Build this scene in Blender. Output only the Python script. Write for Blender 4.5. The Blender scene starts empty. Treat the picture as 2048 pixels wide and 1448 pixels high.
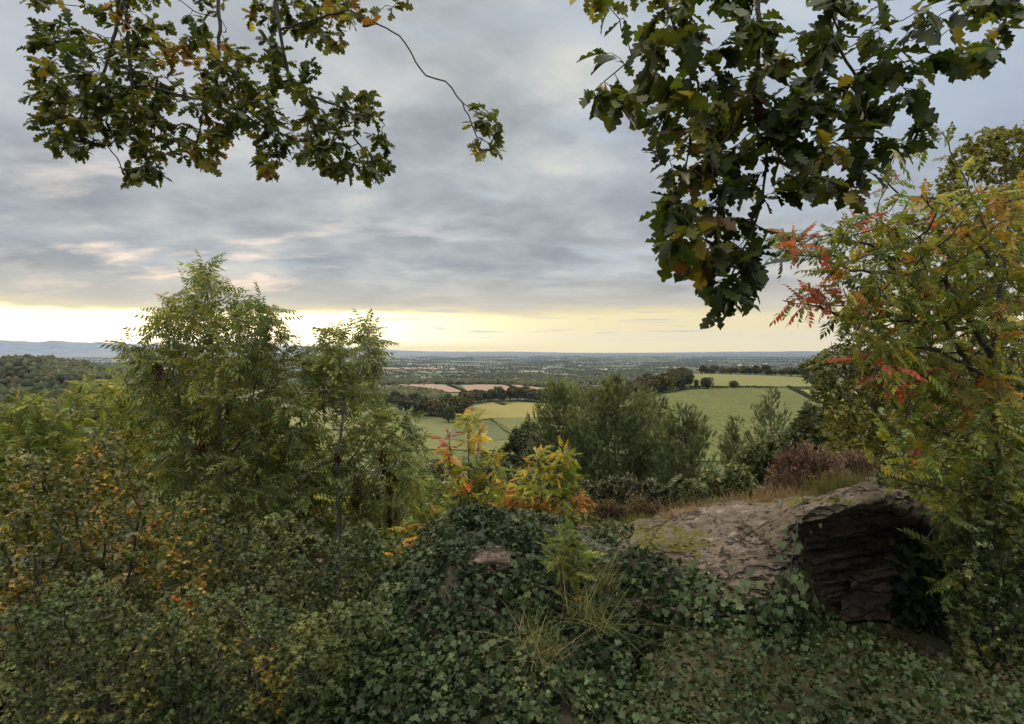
import bpy, math, random
import numpy as np
from mathutils import Vector
rng = np.random.default_rng(7)
random.seed(7)
HAZE = 1.9e-5
F = 1250.0; CX = 1024.0; Y0 = 702.0
scene = bpy.context.scene
# ------------------------------------------------------------------ camera
cam_data = bpy.data.cameras.new("camera")
cam = bpy.data.objects.new("camera", cam_data)
scene.collection.objects.link(cam)
cam.location = (0, 0, 0)
cam.rotation_euler = (math.radians(90), 0, 0)
cam_data.sensor_width = 36.0
cam_data.lens = 36.0 * F / 2048.0
cam_data.shift_y = -(724.0 - Y0) / 2048.0
cam_data.clip_start = 0.05
cam_data.clip_end = 200000.0
scene.camera = cam
# ------------------------------------------------------------------ world
SUN_AZ = -0.47; SUN_EL = math.radians(4.0)
world = bpy.data.worlds.new("World"); scene.world = world; world.use_nodes = True
nt = world.node_tree; N = nt.nodes; L = nt.links
for n in list(N): N.remove(n)
def sock(nt, v, inp):
    if v is None: return
    if hasattr(v, 'links') or isinstance(v, bpy.types.NodeSocket): nt.links.new(v, inp)
    else: inp.default_value = v
def M_(nt, op, a, b=None, c=None, clamp=False):
    n = nt.nodes.new('ShaderNodeMath'); n.operation = op; n.use_clamp = clamp
    sock(nt, a, n.inputs[0]); sock(nt, b, n.inputs[1]); sock(nt, c, n.inputs[2]); return n.outputs[0]
def sstep(nt, x, lo, hi, a=0.0, b=1.0):
    n = nt.nodes.new('ShaderNodeMapRange'); n.interpolation_type = 'SMOOTHSTEP'
    sock(nt, x, n.inputs['Value']); n.inputs['From Min'].default_value = lo; n.inputs['From Max'].default_value = hi
    n.inputs['To Min'].default_value = a; n.inputs['To Max'].default_value = b; return n.outputs[0]
def mixc(nt, f, a, b, mode='MIX'):
    n = nt.nodes.new('ShaderNodeMix'); n.data_type = 'RGBA'; n.blend_type = mode; n.clamp_factor = True
    sock(nt, f, n.inputs[0])
    for v, i in ((a, 6), (b, 7)):
        if isinstance(v, tuple): v = (*v, 1.0) if len(v) == 3 else v
        sock(nt, v, n.inputs[i])
    return n.outputs[2]
def noise(nt, vec, scale, detail=4.0, rough=0.5, dist=0.0, lac=2.0):
    n = nt.nodes.new('ShaderNodeTexNoise'); sock(nt, vec, n.inputs['Vector'])
    n.inputs['Scale'].default_value = scale; n.inputs['Detail'].default_value = detail
    n.inputs['Roughness'].default_value = rough; n.inputs['Distortion'].default_value = dist
    n.inputs['Lacunarity'].default_value = lac
    return n.outputs['Fac']
def ramp(nt, x, stops, interp='LINEAR'):
    n = nt.nodes.new('ShaderNodeValToRGB'); n.color_ramp.interpolation = interp
    e = n.color_ramp.elements
    while len(e) < len(stops): e.new(0.5)
    for k, (p, c) in enumerate(stops):
        e[k].position = p; e[k].color = (*c, 1.0)
    sock(nt, x, n.inputs[0]); return n.outputs[0]
def comb(nt, x, y, z=0.0):
    n = nt.nodes.new('ShaderNodeCombineXYZ')
    for v, i in zip((x, y, z), range(3)): sock(nt, v, n.inputs[i])
    return n.outputs[0]

tc = N.new('ShaderNodeTexCoord'); sp = N.new('ShaderNodeSeparateXYZ')
L.new(tc.outputs['Generated'], sp.inputs[0])
dx, dy, dz = sp.outputs
hyp = M_(nt, 'SQRT', M_(nt, 'ADD', M_(nt, 'MULTIPLY', dx, dx), M_(nt, 'MULTIPLY', dy, dy)))
el = M_(nt, 'DIVIDE', dz, M_(nt, 'MAXIMUM', hyp, 0.001))
az = M_(nt, 'ARCTAN2', dx, dy)
zz = M_(nt, 'ADD', M_(nt, 'MAXIMUM', dz, 0.0), 0.19)
pv = comb(nt, M_(nt, 'DIVIDE', dx, zz), M_(nt, 'DIVIDE', dy, zz))
pv2 = comb(nt, M_(nt, 'DIVIDE', dx, zz), M_(nt, 'DIVIDE', dy, zz), 7.3)
big = noise(nt, pv, 0.9, 3.0, 0.5, 0.2)
med = noise(nt, pv2, 2.5, 6.0, 0.55, 0.2)
fine = noise(nt, pv, 5.0, 6.0, 0.6, 0.3)
cl = M_(nt, 'ADD', M_(nt, 'MULTIPLY', big, 0.42), M_(nt, 'ADD', M_(nt, 'MULTIPLY', med, 0.46), M_(nt, 'MULTIPLY', fine, 0.12)))
# underside of the cloud deck: blue grey where thick, cream where thin
deck = ramp(nt, cl, [(0.36, (0.200, 0.218, 0.230)), (0.43, (0.258, 0.274, 0.280)), (0.50, (0.340, 0.357, 0.358)),
                     (0.55, (0.425, 0.435, 0.425)), (0.60, (0.53, 0.52, 0.46)), (0.68, (0.62, 0.60, 0.55))])
# nearer the horizon the deck is warmer and darker, higher it is bluer
warm = sstep(nt, el, 0.30, 0.10)
deck = mixc(nt, M_(nt, 'MULTIPLY', warm, 0.55), deck, (0.90, 0.87, 0.79), 'MULTIPLY')
blue = sstep(nt, az, 0.0, 0.55)
deck = mixc(nt, M_(nt, 'MULTIPLY', M_(nt, 'MULTIPLY', blue, sstep(nt, el, 0.12, 0.35)), 0.6), deck, (0.38, 0.45, 0.56))
leftp = sstep(nt, az, -0.15, -0.7)
deck = mixc(nt, M_(nt, 'MULTIPLY', M_(nt, 'MULTIPLY', leftp, sstep(nt, el, 0.2, 0.42)), 0.55), deck, (0.45, 0.475, 0.53))
# clear sky behind the deck
sky = N.new('ShaderNodeTexSky'); sky.sky_type = 'NISHITA'; sky.sun_disc = False
sky.sun_elevation = SUN_EL; sky.sun_rotation = SUN_AZ; sky.altitude = 200; sky.dust_density = 2.0
clear = mixc(nt, 1.0, sky.outputs[0], (0.03, 0.03, 0.03), 'MULTIPLY')
pv3 = comb(nt, M_(nt, 'MULTIPLY', M_(nt, 'DIVIDE', dx, zz), 0.75), M_(nt, 'MULTIPLY', M_(nt, 'DIVIDE', dy, zz), 1.25), 2.2)
gap = sstep(nt, noise(nt, pv3, 3.0, 6.0, 0.55, 0.15), 0.50, 0.72)
deck = mixc(nt, M_(nt, 'MULTIPLY', gap, 0.55), deck, mixc(nt, 1.0, clear, (0.33, 0.38, 0.45), 'ADD'))
# sunset band under the deck
wob = noise(nt, comb(nt, M_(nt, 'MULTIPLY', az, 5.0), M_(nt, 'MULTIPLY', el, 26.0)), 1.0, 5.0, 0.55)
elw = M_(nt, 'ADD', el, M_(nt, 'MULTIPLY', M_(nt, 'SUBTRACT', wob, 0.5), 0.035))
glow_az = M_(nt, 'EXPONENT', M_(nt, 'MULTIPLY', M_(nt, 'POWER', M_(nt, 'DIVIDE', M_(nt, 'SUBTRACT', az, SUN_AZ), 0.30), 2.0), -1.0))
glow_wide = M_(nt, 'EXPONENT', M_(nt, 'MULTIPLY', M_(nt, 'POWER', M_(nt, 'DIVIDE', M_(nt, 'SUBTRACT', az, SUN_AZ), 2.1), 2.0), -1.0))
lowband = mixc(nt, glow_wide, (0.50, 0.45, 0.36), (1.20, 0.84, 0.04))
topband = mixc(nt, glow_wide, (0.50, 0.48, 0.44), (0.86, 0.68, 0.20))
band = mixc(nt, sstep(nt, el, 0.008, 0.05), lowband, topband)
hot = mixc(nt, 1.0, (5.0, 4.2, 2.6), (1, 1, 1), 'MULTIPLY')
hotf = M_(nt, 'MULTIPLY', glow_az, M_(nt, 'MULTIPLY', sstep(nt, el, 0.004, 0.020), sstep(nt, elw, 0.064, 0.050)))
band = mixc(nt, M_(nt, 'MULTIPLY', hotf, 1.0), band, (4.2, 3.3, 1.6))
streak = noise(nt, comb(nt, M_(nt, 'MULTIPLY', az, 7.0), M_(nt, 'MULTIPLY', el, 150.0), 3.1), 1.0, 5.0, 0.55)
stf = M_(nt, 'MULTIPLY', sstep(nt, streak, 0.56, 0.66), sstep(nt, el, 0.012, 0.03))
band = mixc(nt, M_(nt, 'MULTIPLY', stf, 0.75), band, mixc(nt, glow_az, (0.50, 0.46, 0.38), (0.80, 0.66, 0.42)))
edge = sstep(nt, elw, 0.050, 0.078)
haze_peach = mixc(nt, glow_wide, (0.36, 0.34, 0.30), (0.56, 0.46, 0.26))
deckw = mixc(nt, M_(nt, 'MULTIPLY', sstep(nt, elw, 0.135, 0.060), 0.70), deck, haze_peach)
col = mixc(nt, edge, band, deckw)
col = mixc(nt, M_(nt, 'MULTIPLY', sstep(nt, el, 0.62, 1.3), 0.8), col, (0.60, 0.55, 0.44))
# added fill light: sky brightened overhead and behind, out of view
up = sstep(nt, el, 0.62, 1.3)
back = sstep(nt, M_(nt, 'ABSOLUTE', az), 1.2, 2.0)
fill = M_(nt, "MULTIPLY", M_(nt, "ADD", 1.0, M_(nt, "MULTIPLY", up, 4.2)), M_(nt, "ADD", 1.0, M_(nt, "MULTIPLY", back, 0.3)))
bg = N.new('ShaderNodeBackground'); L.new(col, bg.inputs[0]); L.new(fill, bg.inputs[1])
wo = N.new('ShaderNodeOutputWorld'); L.new(bg.outputs[0], wo.inputs[0])
world.cycles.sampling_method = 'MANUAL'; world.cycles.sample_map_resolution = 1024
# ------------------------------------------------------------------ sun
sd = bpy.data.lights.new("sun", 'SUN'); sd.energy = 2.0; sd.angle = math.radians(9); sd.color = (1.0, 0.82, 0.58)
so = bpy.data.objects.new("sun", sd); scene.collection.objects.link(so)
se = math.radians(9)
sv = Vector((math.sin(SUN_AZ) * math.cos(se), math.cos(SUN_AZ) * math.cos(se), math.sin(se)))
so.rotation_euler = sv.to_track_quat('Z', 'Y').to_euler()
# ------------------------------------------------------------------ exposure
scene.view_settings.view_transform = 'Standard'; scene.view_settings.look = 'None'
scene.view_settings.exposure = 0.4; scene.view_settings.gamma = 1.0
scene.render.engine = 'CYCLES'
scene.cycles.max_bounces = 6; scene.cycles.diffuse_bounces = 4; scene.cycles.transmission_bounces = 3
scene.cycles.transparent_max_bounces = 4; scene.cycles.volume_bounces = 0
scene.cycles.use_denoising = True
# ------------------------------------------------------------------ helpers
col_main = scene.collection
def link(o, parent=None):
    col_main.objects.link(o)
    if parent is not None: o.parent = parent
    return o
def tag(o, label=None, cat=None, group=None, kind=None):
    if label: o['label'] = label
    if cat: o['category'] = cat
    if group: o['group'] = group
    if kind: o['kind'] = kind
    return o
def empty(name, loc, label, cat, group=None):
    o = bpy.data.objects.new(name, None); o.location = loc; o.empty_display_size = 0.1
    link(o); return tag(o, label, cat, group)
def mesh_np(name, V, loops, starts, mat=None, col=None, smooth=False, parent=None, origin=None, matidx=None):
    """V (n,3) world coords, loops flat vertex ids, starts = loop start per face"""
    V = np.asarray(V, np.float32)
    if origin is not None: V = V - np.asarray(origin, np.float32)
    me = bpy.data.meshes.new(name)
    me.vertices.add(len(V)); me.vertices.foreach_set('co', V.ravel())
    loops = np.asarray(loops, np.int32); starts = np.asarray(starts, np.int32)
    me.loops.add(len(loops)); me.loops.foreach_set('vertex_index', loops)
    me.polygons.add(len(starts)); me.polygons.foreach_set('loop_start', starts)
    if smooth: me.polygons.foreach_set('use_smooth', np.ones(len(starts), bool))
    if mat is not None:
        for m in (mat if isinstance(mat, (list, tuple)) else [mat]): me.materials.append(m)
    if matidx is not None: me.polygons.foreach_set('material_index', np.asarray(matidx, np.int32))
    if col is not None:
        ca = me.color_attributes.new('Col', 'FLOAT_COLOR', 'POINT')
        c4 = np.ones((len(V), 4), np.float32); c4[:, :3] = col
        ca.data.foreach_set('color', c4.ravel())
    me.update(calc_edges=True); me.validate()
    o = bpy.data.objects.new(name, me); link(o, parent)
    if origin is not None and parent is None: o.location = origin
    return o
def quads(n_u, n_v):
    """index quads of a grid with n_u*n_v vertices (row-major in u)"""
    i = np.arange((n_u - 1) * (n_v - 1)); a = i // (n_v - 1) * n_v + i % (n_v - 1)
    q = np.stack([a, a + 1, a + n_v + 1, a + n_v], 1)
    return q.ravel(), np.arange(len(q)) * 4
def ss(x, a, b):
    t = np.clip((x - a) / (b - a), 0, 1); return t * t * (3 - 2 * t)
# value noise
_perm = rng.random((256, 256))
def vnoise(x, y):
    xi = np.floor(x).astype(int); yi = np.floor(y).astype(int); fx = x - xi; fy = y - yi
    fx = fx * fx * (3 - 2 * fx); fy = fy * fy * (3 - 2 * fy)
    g = lambda i, j: _perm[i % 256, j % 256]
    return (g(xi, yi) * (1 - fx) + g(xi + 1, yi) * fx) * (1 - fy) + (g(xi, yi + 1) * (1 - fx) + g(xi + 1, yi + 1) * fx) * fy
def fbm(x, y, o=4):
    s = 0; a = 0.5
    for k in range(o): s = s + a * vnoise(x * 2 ** k + 17 * k, y * 2 ** k + 5 * k); a *= 0.5
    return s
# ------------------------------------------------------------------ materials
def new_mat(name):
    m = bpy.data.materials.new(name); m.use_nodes = True
    t = m.node_tree
    return m, t, t.nodes['Principled BSDF'], t.nodes['Material Output']
def leaf_mat(name, trans=0.35, rough=0.55, spec=0.3, var=0.25):
    m, t, p, out = new_mat(name)
    at = t.nodes.new('ShaderNodeAttribute'); at.attribute_name = 'Col'
    gi = t.nodes.new('ShaderNodeNewGeometry')
    hs = t.nodes.new('ShaderNodeHueSaturation')
    n = noise(t, gi.outputs['Position'], 14.0, 3.0)
    v = t.nodes.new('ShaderNodeMapRange'); t.links.new(n, v.inputs[0]); v.inputs[1].default_value = 0.3; v.inputs[2].default_value = 0.7
    v.inputs[3].default_value = 1 - var; v.inputs[4].default_value = 1 + var
    t.links.new(v.outputs[0], hs.inputs['Value']); t.links.new(at.outputs['Color'], hs.inputs['Color'])
    t.links.new(hs.outputs[0], p.inputs['Base Color'])
    p.inputs['Roughness'].default_value = rough; p.inputs['Specular IOR Level'].default_value = spec
    tr = t.nodes.new('ShaderNodeBsdfTranslucent')
    tint = mixc(t, 1.0, hs.outputs[0], (1.25, 1.15, 0.6), 'MULTIPLY')
    t.links.new(tint, tr.inputs[0])
    ms = t.nodes.new('ShaderNodeMixShader'); ms.inputs[0].default_value = trans
    t.links.new(p.outputs[0], ms.inputs[1]); t.links.new(tr.outputs[0], ms.inputs[2]); t.links.new(ms.outputs[0], out.inputs[0])
    return m
def bark_mat(name, c1, c2, scale=30):
    m, t, p, out = new_mat(name)
    gi = t.nodes.new('ShaderNodeNewGeometry')
    n = noise(t, gi.outputs['Position'], scale, 6.0, 0.65)
    t.links.new(ramp(t, n, [(0.35, c1), (0.65, c2)]), p.inputs['Base Color']); p.inputs['Roughness'].default_value = 0.85
    b = t.nodes.new('ShaderNodeBump'); b.inputs['Strength'].default_value = 0.6; b.inputs['Distance'].default_value = 0.01
    t.links.new(n, b.inputs['Height']); t.links.new(b.outputs[0], p.inputs['Normal'])
    return m
def plain_mat(name, c, rough=0.8, var=0.15, scale=5.0):
    m, t, p, out = new_mat(name)
    gi = t.nodes.new('ShaderNodeNewGeometry'); n = noise(t, gi.outputs['Position'], scale, 5.0)
    t.links.new(ramp(t, n, [(0.3, tuple(x * (1 - var) for x in c)), (0.7, tuple(min(1, x * (1 + var)) for x in c))]), p.inputs['Base Color'])
    p.inputs['Roughness'].default_value = rough
    return m
# ------------------------------------------------------------------ terrain
PM = np.array([(0, -1.75), (2, -1.85), (4, -2.7), (6, -4.2), (10, -7.5), (20, -14), (40, -23), (80, -34), (150, -46), (250, -54.5),
               (400, -60), (520, -60), (650, -58), (850, -63), (1000, -67.5), (1300, -73), (1800, -92), (2500, -116), (3500, -129), (5000, -130), (90000, -130)])
PR = np.array([(0, -1.75), (2, -1.8), (4, -1.9), (6, -2.3), (9, -4.2), (14, -8), (20, -11), (40, -22), (80, -34), (150, -43), (250, -47.5), (300, -46.5), (400, -37.5), (480, -31.5), (560, -28),
               (650, -25.8), (760, -26.5), (900, -36), (1300, -74), (1800, -95), (2500, -118), (3500, -129), (5000, -130), (90000, -130)])
def hgt(x, y):
    x = np.asarray(x, float); y = np.asarray(y, float)
    r = np.hypot(x, y); a = np.arctan2(x, y)
    lr = np.log(r + 1)
    hm = np.interp(lr, np.log(PM[:, 0] + 1), PM[:, 1]); hr = np.interp(lr, np.log(PR[:, 0] + 1), PR[:, 1])
    s = ss(a, 0.06, 0.28) * (1 - ss(a, 1.1, 1.6) * (r > 20))
    h = hm * (1 - s) + hr * s
    back = ss(np.abs(a), 1.3, 2.0)
    h = h * (1 - back) + (-1.75 - 0.02 * np.minimum(r, 500)) * back
    h = h + 62 * np.exp(-((a + 0.66) / 0.13) ** 2 - ((r - 1500) / 420) ** 2)         # wooded hill far left
    amp = ss(r, 60, 600) * 3.0 * (1 - ss(r, 1500, 4000))
    h = h + amp * (fbm(x / 120 + 9, y / 120 + 3, 3) - 0.45)
    near = (1 - ss(r, 8, 60)) * 0.5 * ss(r, 2, 6)
    h = h + near * (fbm(x * 0.7 + 3, y * 0.7 + 1, 4) - 0.45)
    # distant hills beyond the plain on the left and low ones ahead
    R0 = 34000.0
    hills = (560 * np.exp(-((a + 0.66) / 0.17) ** 2) + 330 * np.exp(-((a + 0.36) / 0.16) ** 2) + 70 * np.exp(-((a + 0.13) / 0.16) ** 2)
             + 180 * ss(np.abs(a), 0.9, 1.2) + 45 * np.exp(-((a - 0.02) / 0.1) ** 2) + 110 * np.exp(-((a - 0.45) / 0.22) ** 2)) * (0.75 + 0.6 * fbm(a * 30 + 40, a * 0 + 2.5, 4))
    h = h + hills * np.exp(-((r - R0) / 5000) ** 2)
    return h
az_f = np.linspace(-0.80, 0.80, 420); az_b = np.linspace(0.80, 2 * np.pi - 0.80, 60)[1:-1]
AZ = np.concatenate([az_f, az_b, [az_f[0] + 2 * np.pi]])
RR = np.concatenate([[0.02], np.exp(np.linspace(np.log(0.6), np.log(46000), 340))])
A2, R2 = np.meshgrid(AZ, RR, indexing='ij')
GX = R2 * np.sin(A2); GY = R2 * np.cos(A2); GZ = hgt(GX, GY)
gm, t, p, out = new_mat("ground_cover")
gi = t.nodes.new('ShaderNodeNewGeometry'); P_ = gi.outputs['Position']
sep = t.nodes.new('ShaderNodeSeparateXYZ'); t.links.new(P_, sep.inputs[0])
r_ = M_(t, 'SQRT', M_(t, 'ADD', M_(t, 'MULTIPLY', sep.outputs[0], sep.outputs[0]), M_(t, 'MULTIPLY', sep.outputs[1], sep.outputs[1])))
flat = comb(t, sep.outputs[0], sep.outputs[1], 0.0)
vo = t.nodes.new('ShaderNodeTexVoronoi'); vo.inputs['Scale'].default_value = 1 / 330.0; t.links.new(flat, vo.inputs['Vector'])
vd = t.nodes.new('ShaderNodeTexVoronoi'); vd.feature = 'DISTANCE_TO_EDGE'; vd.inputs['Scale'].default_value = 1 / 330.0; t.links.new(flat, vd.inputs['Vector'])
sepc = t.nodes.new('ShaderNodeSeparateColor'); t.links.new(vo.outputs['Color'], sepc.inputs[0])
fieldc = ramp(t, sepc.outputs[0], [(0.0, (0.075, 0.09, 0.045)), (0.35, (0.105, 0.115, 0.055)), (0.55, (0.055, 0.085, 0.038)), (0.7, (0.15, 0.125, 0.085)), (0.85, (0.09, 0.10, 0.05)), (0.95, (0.20, 0.175, 0.12))], 'CONSTANT')
hedge = sstep(t, vd.outputs[0], 0.05, 0.09)
plainc = mixc(t, hedge, (0.028, 0.038, 0.022), fieldc)
wood = sstep(t, noise(t, flat, 1 / 900.0, 5.0, 0.6), 0.50, 0.56)
plainc = mixc(t, M_(t, 'MULTIPLY', wood, 0.9), plainc, (0.030, 0.040, 0.024))
midc = ramp(t, noise(t, flat, 1 / 40.0, 5.0), [(0.35, (0.040, 0.055, 0.020)), (0.65, (0.075, 0.085, 0.032))])
c1 = mixc(t, sstep(t, r_, 900, 1500), midc, plainc)
c1 = mixc(t, M_(t, 'MULTIPLY', sstep(t, sep.outputs[0], -380, -600), sstep(t, r_, 3000, 2300)), c1, (0.030, 0.036, 0.018))
nearc = ramp(t, noise(t, P_, 6.0, 8.0, 0.65), [(0.35, (0.022, 0.020, 0.012)), (0.55, (0.045, 0.042, 0.02)), (0.7, (0.09, 0.075, 0.04))])
c2 = mixc(t, sstep(t, r_, 200, 290), mixc(t, sstep(t, r_, 10, 40), nearc, (0.022, 0.026, 0.013)), c1)
t.links.new(c2, p.inputs['Base Color']); p.inputs['Roughness'].default_value = 0.95; p.inputs['Specular IOR Level'].default_value = 0.1
b = t.nodes.new('ShaderNodeBump'); b.inputs['Strength'].default_value = 0.7; b.inputs['Distance'].default_value = 0.03
t.links.new(noise(t, P_, 12.0, 8.0, 0.7), b.inputs['Height']); t.links.new(b.outputs[0], p.inputs['Normal'])
lo, st = quads(len(AZ), len(RR))
ground = mesh_np("ground", np.stack([GX, GY, GZ], -1).reshape(-1, 3), lo.reshape(-1, 4)[:, ::-1].ravel(), st, gm, smooth=True)
tag(ground, kind='structure')
_rs = np.exp(np.linspace(np.log(3), np.log(50000), 3000))
def px(X, Y, d): return np.array([d * (X - CX) / F, d, d * (Y0 - Y) / F])
def on_ground(X, Y, rmin=40):
    """where the view ray through a photo pixel meets the terrain"""
    u = (X - CX) / F; v = (Y0 - Y) / F; d = _rs[_rs > rmin]
    below = d * v < hgt(d * u, d)
    k = int(np.argmax(below)); dd = d[k]
    return np.array([dd * u, dd, float(hgt(dd * u, dd))])
# ------------------------------------------------------------------ fields
def field_mat(name, ca, cb, rows=0.0, ang=0.0, rowc=None, patch=30.0, rstr=0.5):
    m, t, p, out = new_mat(name)
    gi = t.nodes.new('ShaderNodeNewGeometry'); s = t.nodes.new('ShaderNodeSeparateXYZ'); t.links.new(gi.outputs['Position'], s.inputs[0])
    fl = comb(t, s.outputs[0], s.outputs[1])
    c = ramp(t, noise(t, fl, 1 / patch, 6.0, 0.6), [(0.3, ca), (0.7, cb)])
    c = mixc(t, 0.5, c, ramp(t, noise(t, fl, 0.35, 4.0, 0.6), [(0.3, tuple(x * 0.58 for x in ca)), (0.7, tuple(x * 1.3 for x in cb))]))
    if rows:
        q = M_(t, 'ADD', M_(t, 'MULTIPLY', s.outputs[0], math.cos(ang)), M_(t, 'MULTIPLY', s.outputs[1], math.sin(ang)))
        q = M_(t, 'ADD', q, M_(t, 'MULTIPLY', noise(t, fl, 0.02, 2.0), 3.0))
        w = M_(t, 'SINE', M_(t, 'MULTIPLY', q, 2 * math.pi / rows))
        nn = noise(t, fl, 0.12, 4.0)
        w = M_(t, 'MULTIPLY', sstep(t, w, 0.0, 0.9), M_(t, 'MULTIPLY', sstep(t, nn, 0.35, 0.6), rstr))
        c = mixc(t, w, c, rowc)
    t.links.new(c, p.inputs['Base Color']); p.inputs['Roughness'].default_value = 0.95; p.inputs['Specular IOR Level'].default_value = 0.1
    return m
def poly_interp(pts, n):
    pts = np.array(pts, float); s = np.concatenate([[0], np.cumsum(np.hypot(*np.diff(pts, axis=0).T))]); s /= s[-1]
    u = np.linspace(0, 1, n); return np.stack([np.interp(u, s, pts[:, k]) for k in range(2)], 1)
def field(top, bottom, mat, off=0.5, n=60, m=50, rmin=60, name="field"):
    T = np.array([on_ground(*q, rmin)[:2] for q in poly_interp(top, n)]); B = np.array([on_ground(*q, rmin)[:2] for q in poly_interp(bottom, n)])
    v = np.linspace(0, 1, m)[None, :, None]
    P = B[:, None, :] * (1 - v) + T[:, None, :] * v
    P = P.reshape(-1, 2); z = hgt(P[:, 0], P[:, 1]) + off
    lo, st = quads(n, m)
    o = mesh_np(name, np.column_stack([P, z]), lo, st, mat, smooth=True)
    o.data.flip_normals() if o.data.polygons[0].normal.z < 0 else None
    return tag(o, kind='structure')
fm_crop = field_mat("crop_green", (0.068, 0.076, 0.024), (0.094, 0.098, 0.034), 4.5, 0.12, (0.042, 0.050, 0.016), 60, 0.85)
fm_pale = field_mat("pasture_pale", (0.100, 0.102, 0.038), (0.125, 0.122, 0.046), 5.0, 0.6, (0.13, 0.14, 0.05), 80, 0.4)
fm_gold = field_mat("stubble_gold", (0.135, 0.118, 0.038), (0.17, 0.145, 0.048), 0, 0, None, 60)
fm_past = field_mat("pasture", (0.072, 0.076, 0.027), (0.098, 0.098, 0.036), 3.0, 1.2, (0.11, 0.14, 0.05), 70, 0.5)
fm_rough = field_mat("rough_grass", (0.055, 0.065, 0.03), (0.08, 0.09, 0.042), 0, 0, None, 12)
fm_soil = field_mat("ploughed_soil", (0.16, 0.105, 0.075), (0.20, 0.135, 0.10), 6.0, 0.9, (0.17, 0.105, 0.08), 90, 0.5)
fm_far = field_mat("far_pasture", (0.06, 0.09, 0.04), (0.08, 0.11, 0.05), 0, 0, None, 200)
field([(1296, 800), (1340, 788), (1400, 780), (1480, 777), (1545, 779), (1578, 779), (1640, 812), (1740, 860)], [(1290, 915), (1400, 925), (1500, 925), (1640, 920), (1760, 910)], fm_crop, n=90, m=90)
field([(1375, 748), (1440, 749), (1520, 752), (1640, 758)], [(1380, 773), (1460, 774), (1550, 775), (1640, 775)], fm_pale, 0.7)
field([(1590, 781), (1700, 781)], [(1640, 806), (1760, 806)], fm_gold, 0.7)
field([(930, 822), (952, 812), (985, 806), (1005, 812), (1030, 806), (1100, 808), (1160, 816)], [(925, 842), (1000, 838), (1080, 836), (1160, 840)], fm_gold, 0.8)
field([(985, 840), (1040, 836), (1160, 840)], [(1010, 862), (1060, 890), (1180, 890)], fm_past, 0.9)
field([(915, 846), (960, 843), (1005, 862)], [(890, 880), (960, 885), (1020, 880)], fm_rough, 0.7)
field([(600, 815), (700, 832), (800, 833), (850, 840), (915, 850)], [(560, 900), (760, 905), (860, 900), (1120, 905)], fm_past, 0.5, n=90)
field([(560, 830), (640, 838), (760, 842)], [(560, 858), (660, 862), (800, 858)], fm_pale, 1.2)
field([(700, 752), (800, 758), (870, 768), (895, 772)], [(790, 770), (850, 776), (900, 786), (928, 785)], fm_soil, 1.2)
field([(920, 772), (960, 770), (1005, 771)], [(935, 784), (980, 785), (1040, 783)], fm_soil, 1.4)
field([(1015, 771), (1040, 771), (1075, 776)], [(1045, 783), (1065, 783), (1095, 780)], fm_soil, 1.4)
field([(830, 741), (900, 743)], [(820, 752), (930, 753)], fm_far, 3.0)
field([(1040, 742), (1130, 744)], [(1045, 749), (1150, 751)], field_mat("far_stubble", (0.16, 0.145, 0.09), (0.19, 0.17, 0.11)), 3.0)
field([(760, 736), (880, 737)], [(750, 739), (880, 740)], fm_soil, 4.0)
field([(1030, 757), (1160, 762)], [(1030, 764), (1200, 770)], field_mat("far_fallow", (0.15, 0.13, 0.09), (0.18, 0.15, 0.11)), 3.0)
# estuary glinting on the horizon
wm, t, p, out = new_mat("water"); p.inputs['Base Color'].default_value = (0.3, 0.33, 0.36, 1); p.inputs['Roughness'].default_value = 0.12
for x0, x1, y0_, y1_ in ((5500, 15500, 26500, 29500), (-7500, -4000, 27000, 28500)):
    V = [(x0, y0_, -128), (x1 * 0.9, y0_, -128), (x1 * 1.08, y1_, -128), (x0 * 1.05, y1_, -128)]
    tag(mesh_np("water", V, [0, 1, 2, 3], [0], wm), kind='structure')
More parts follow.
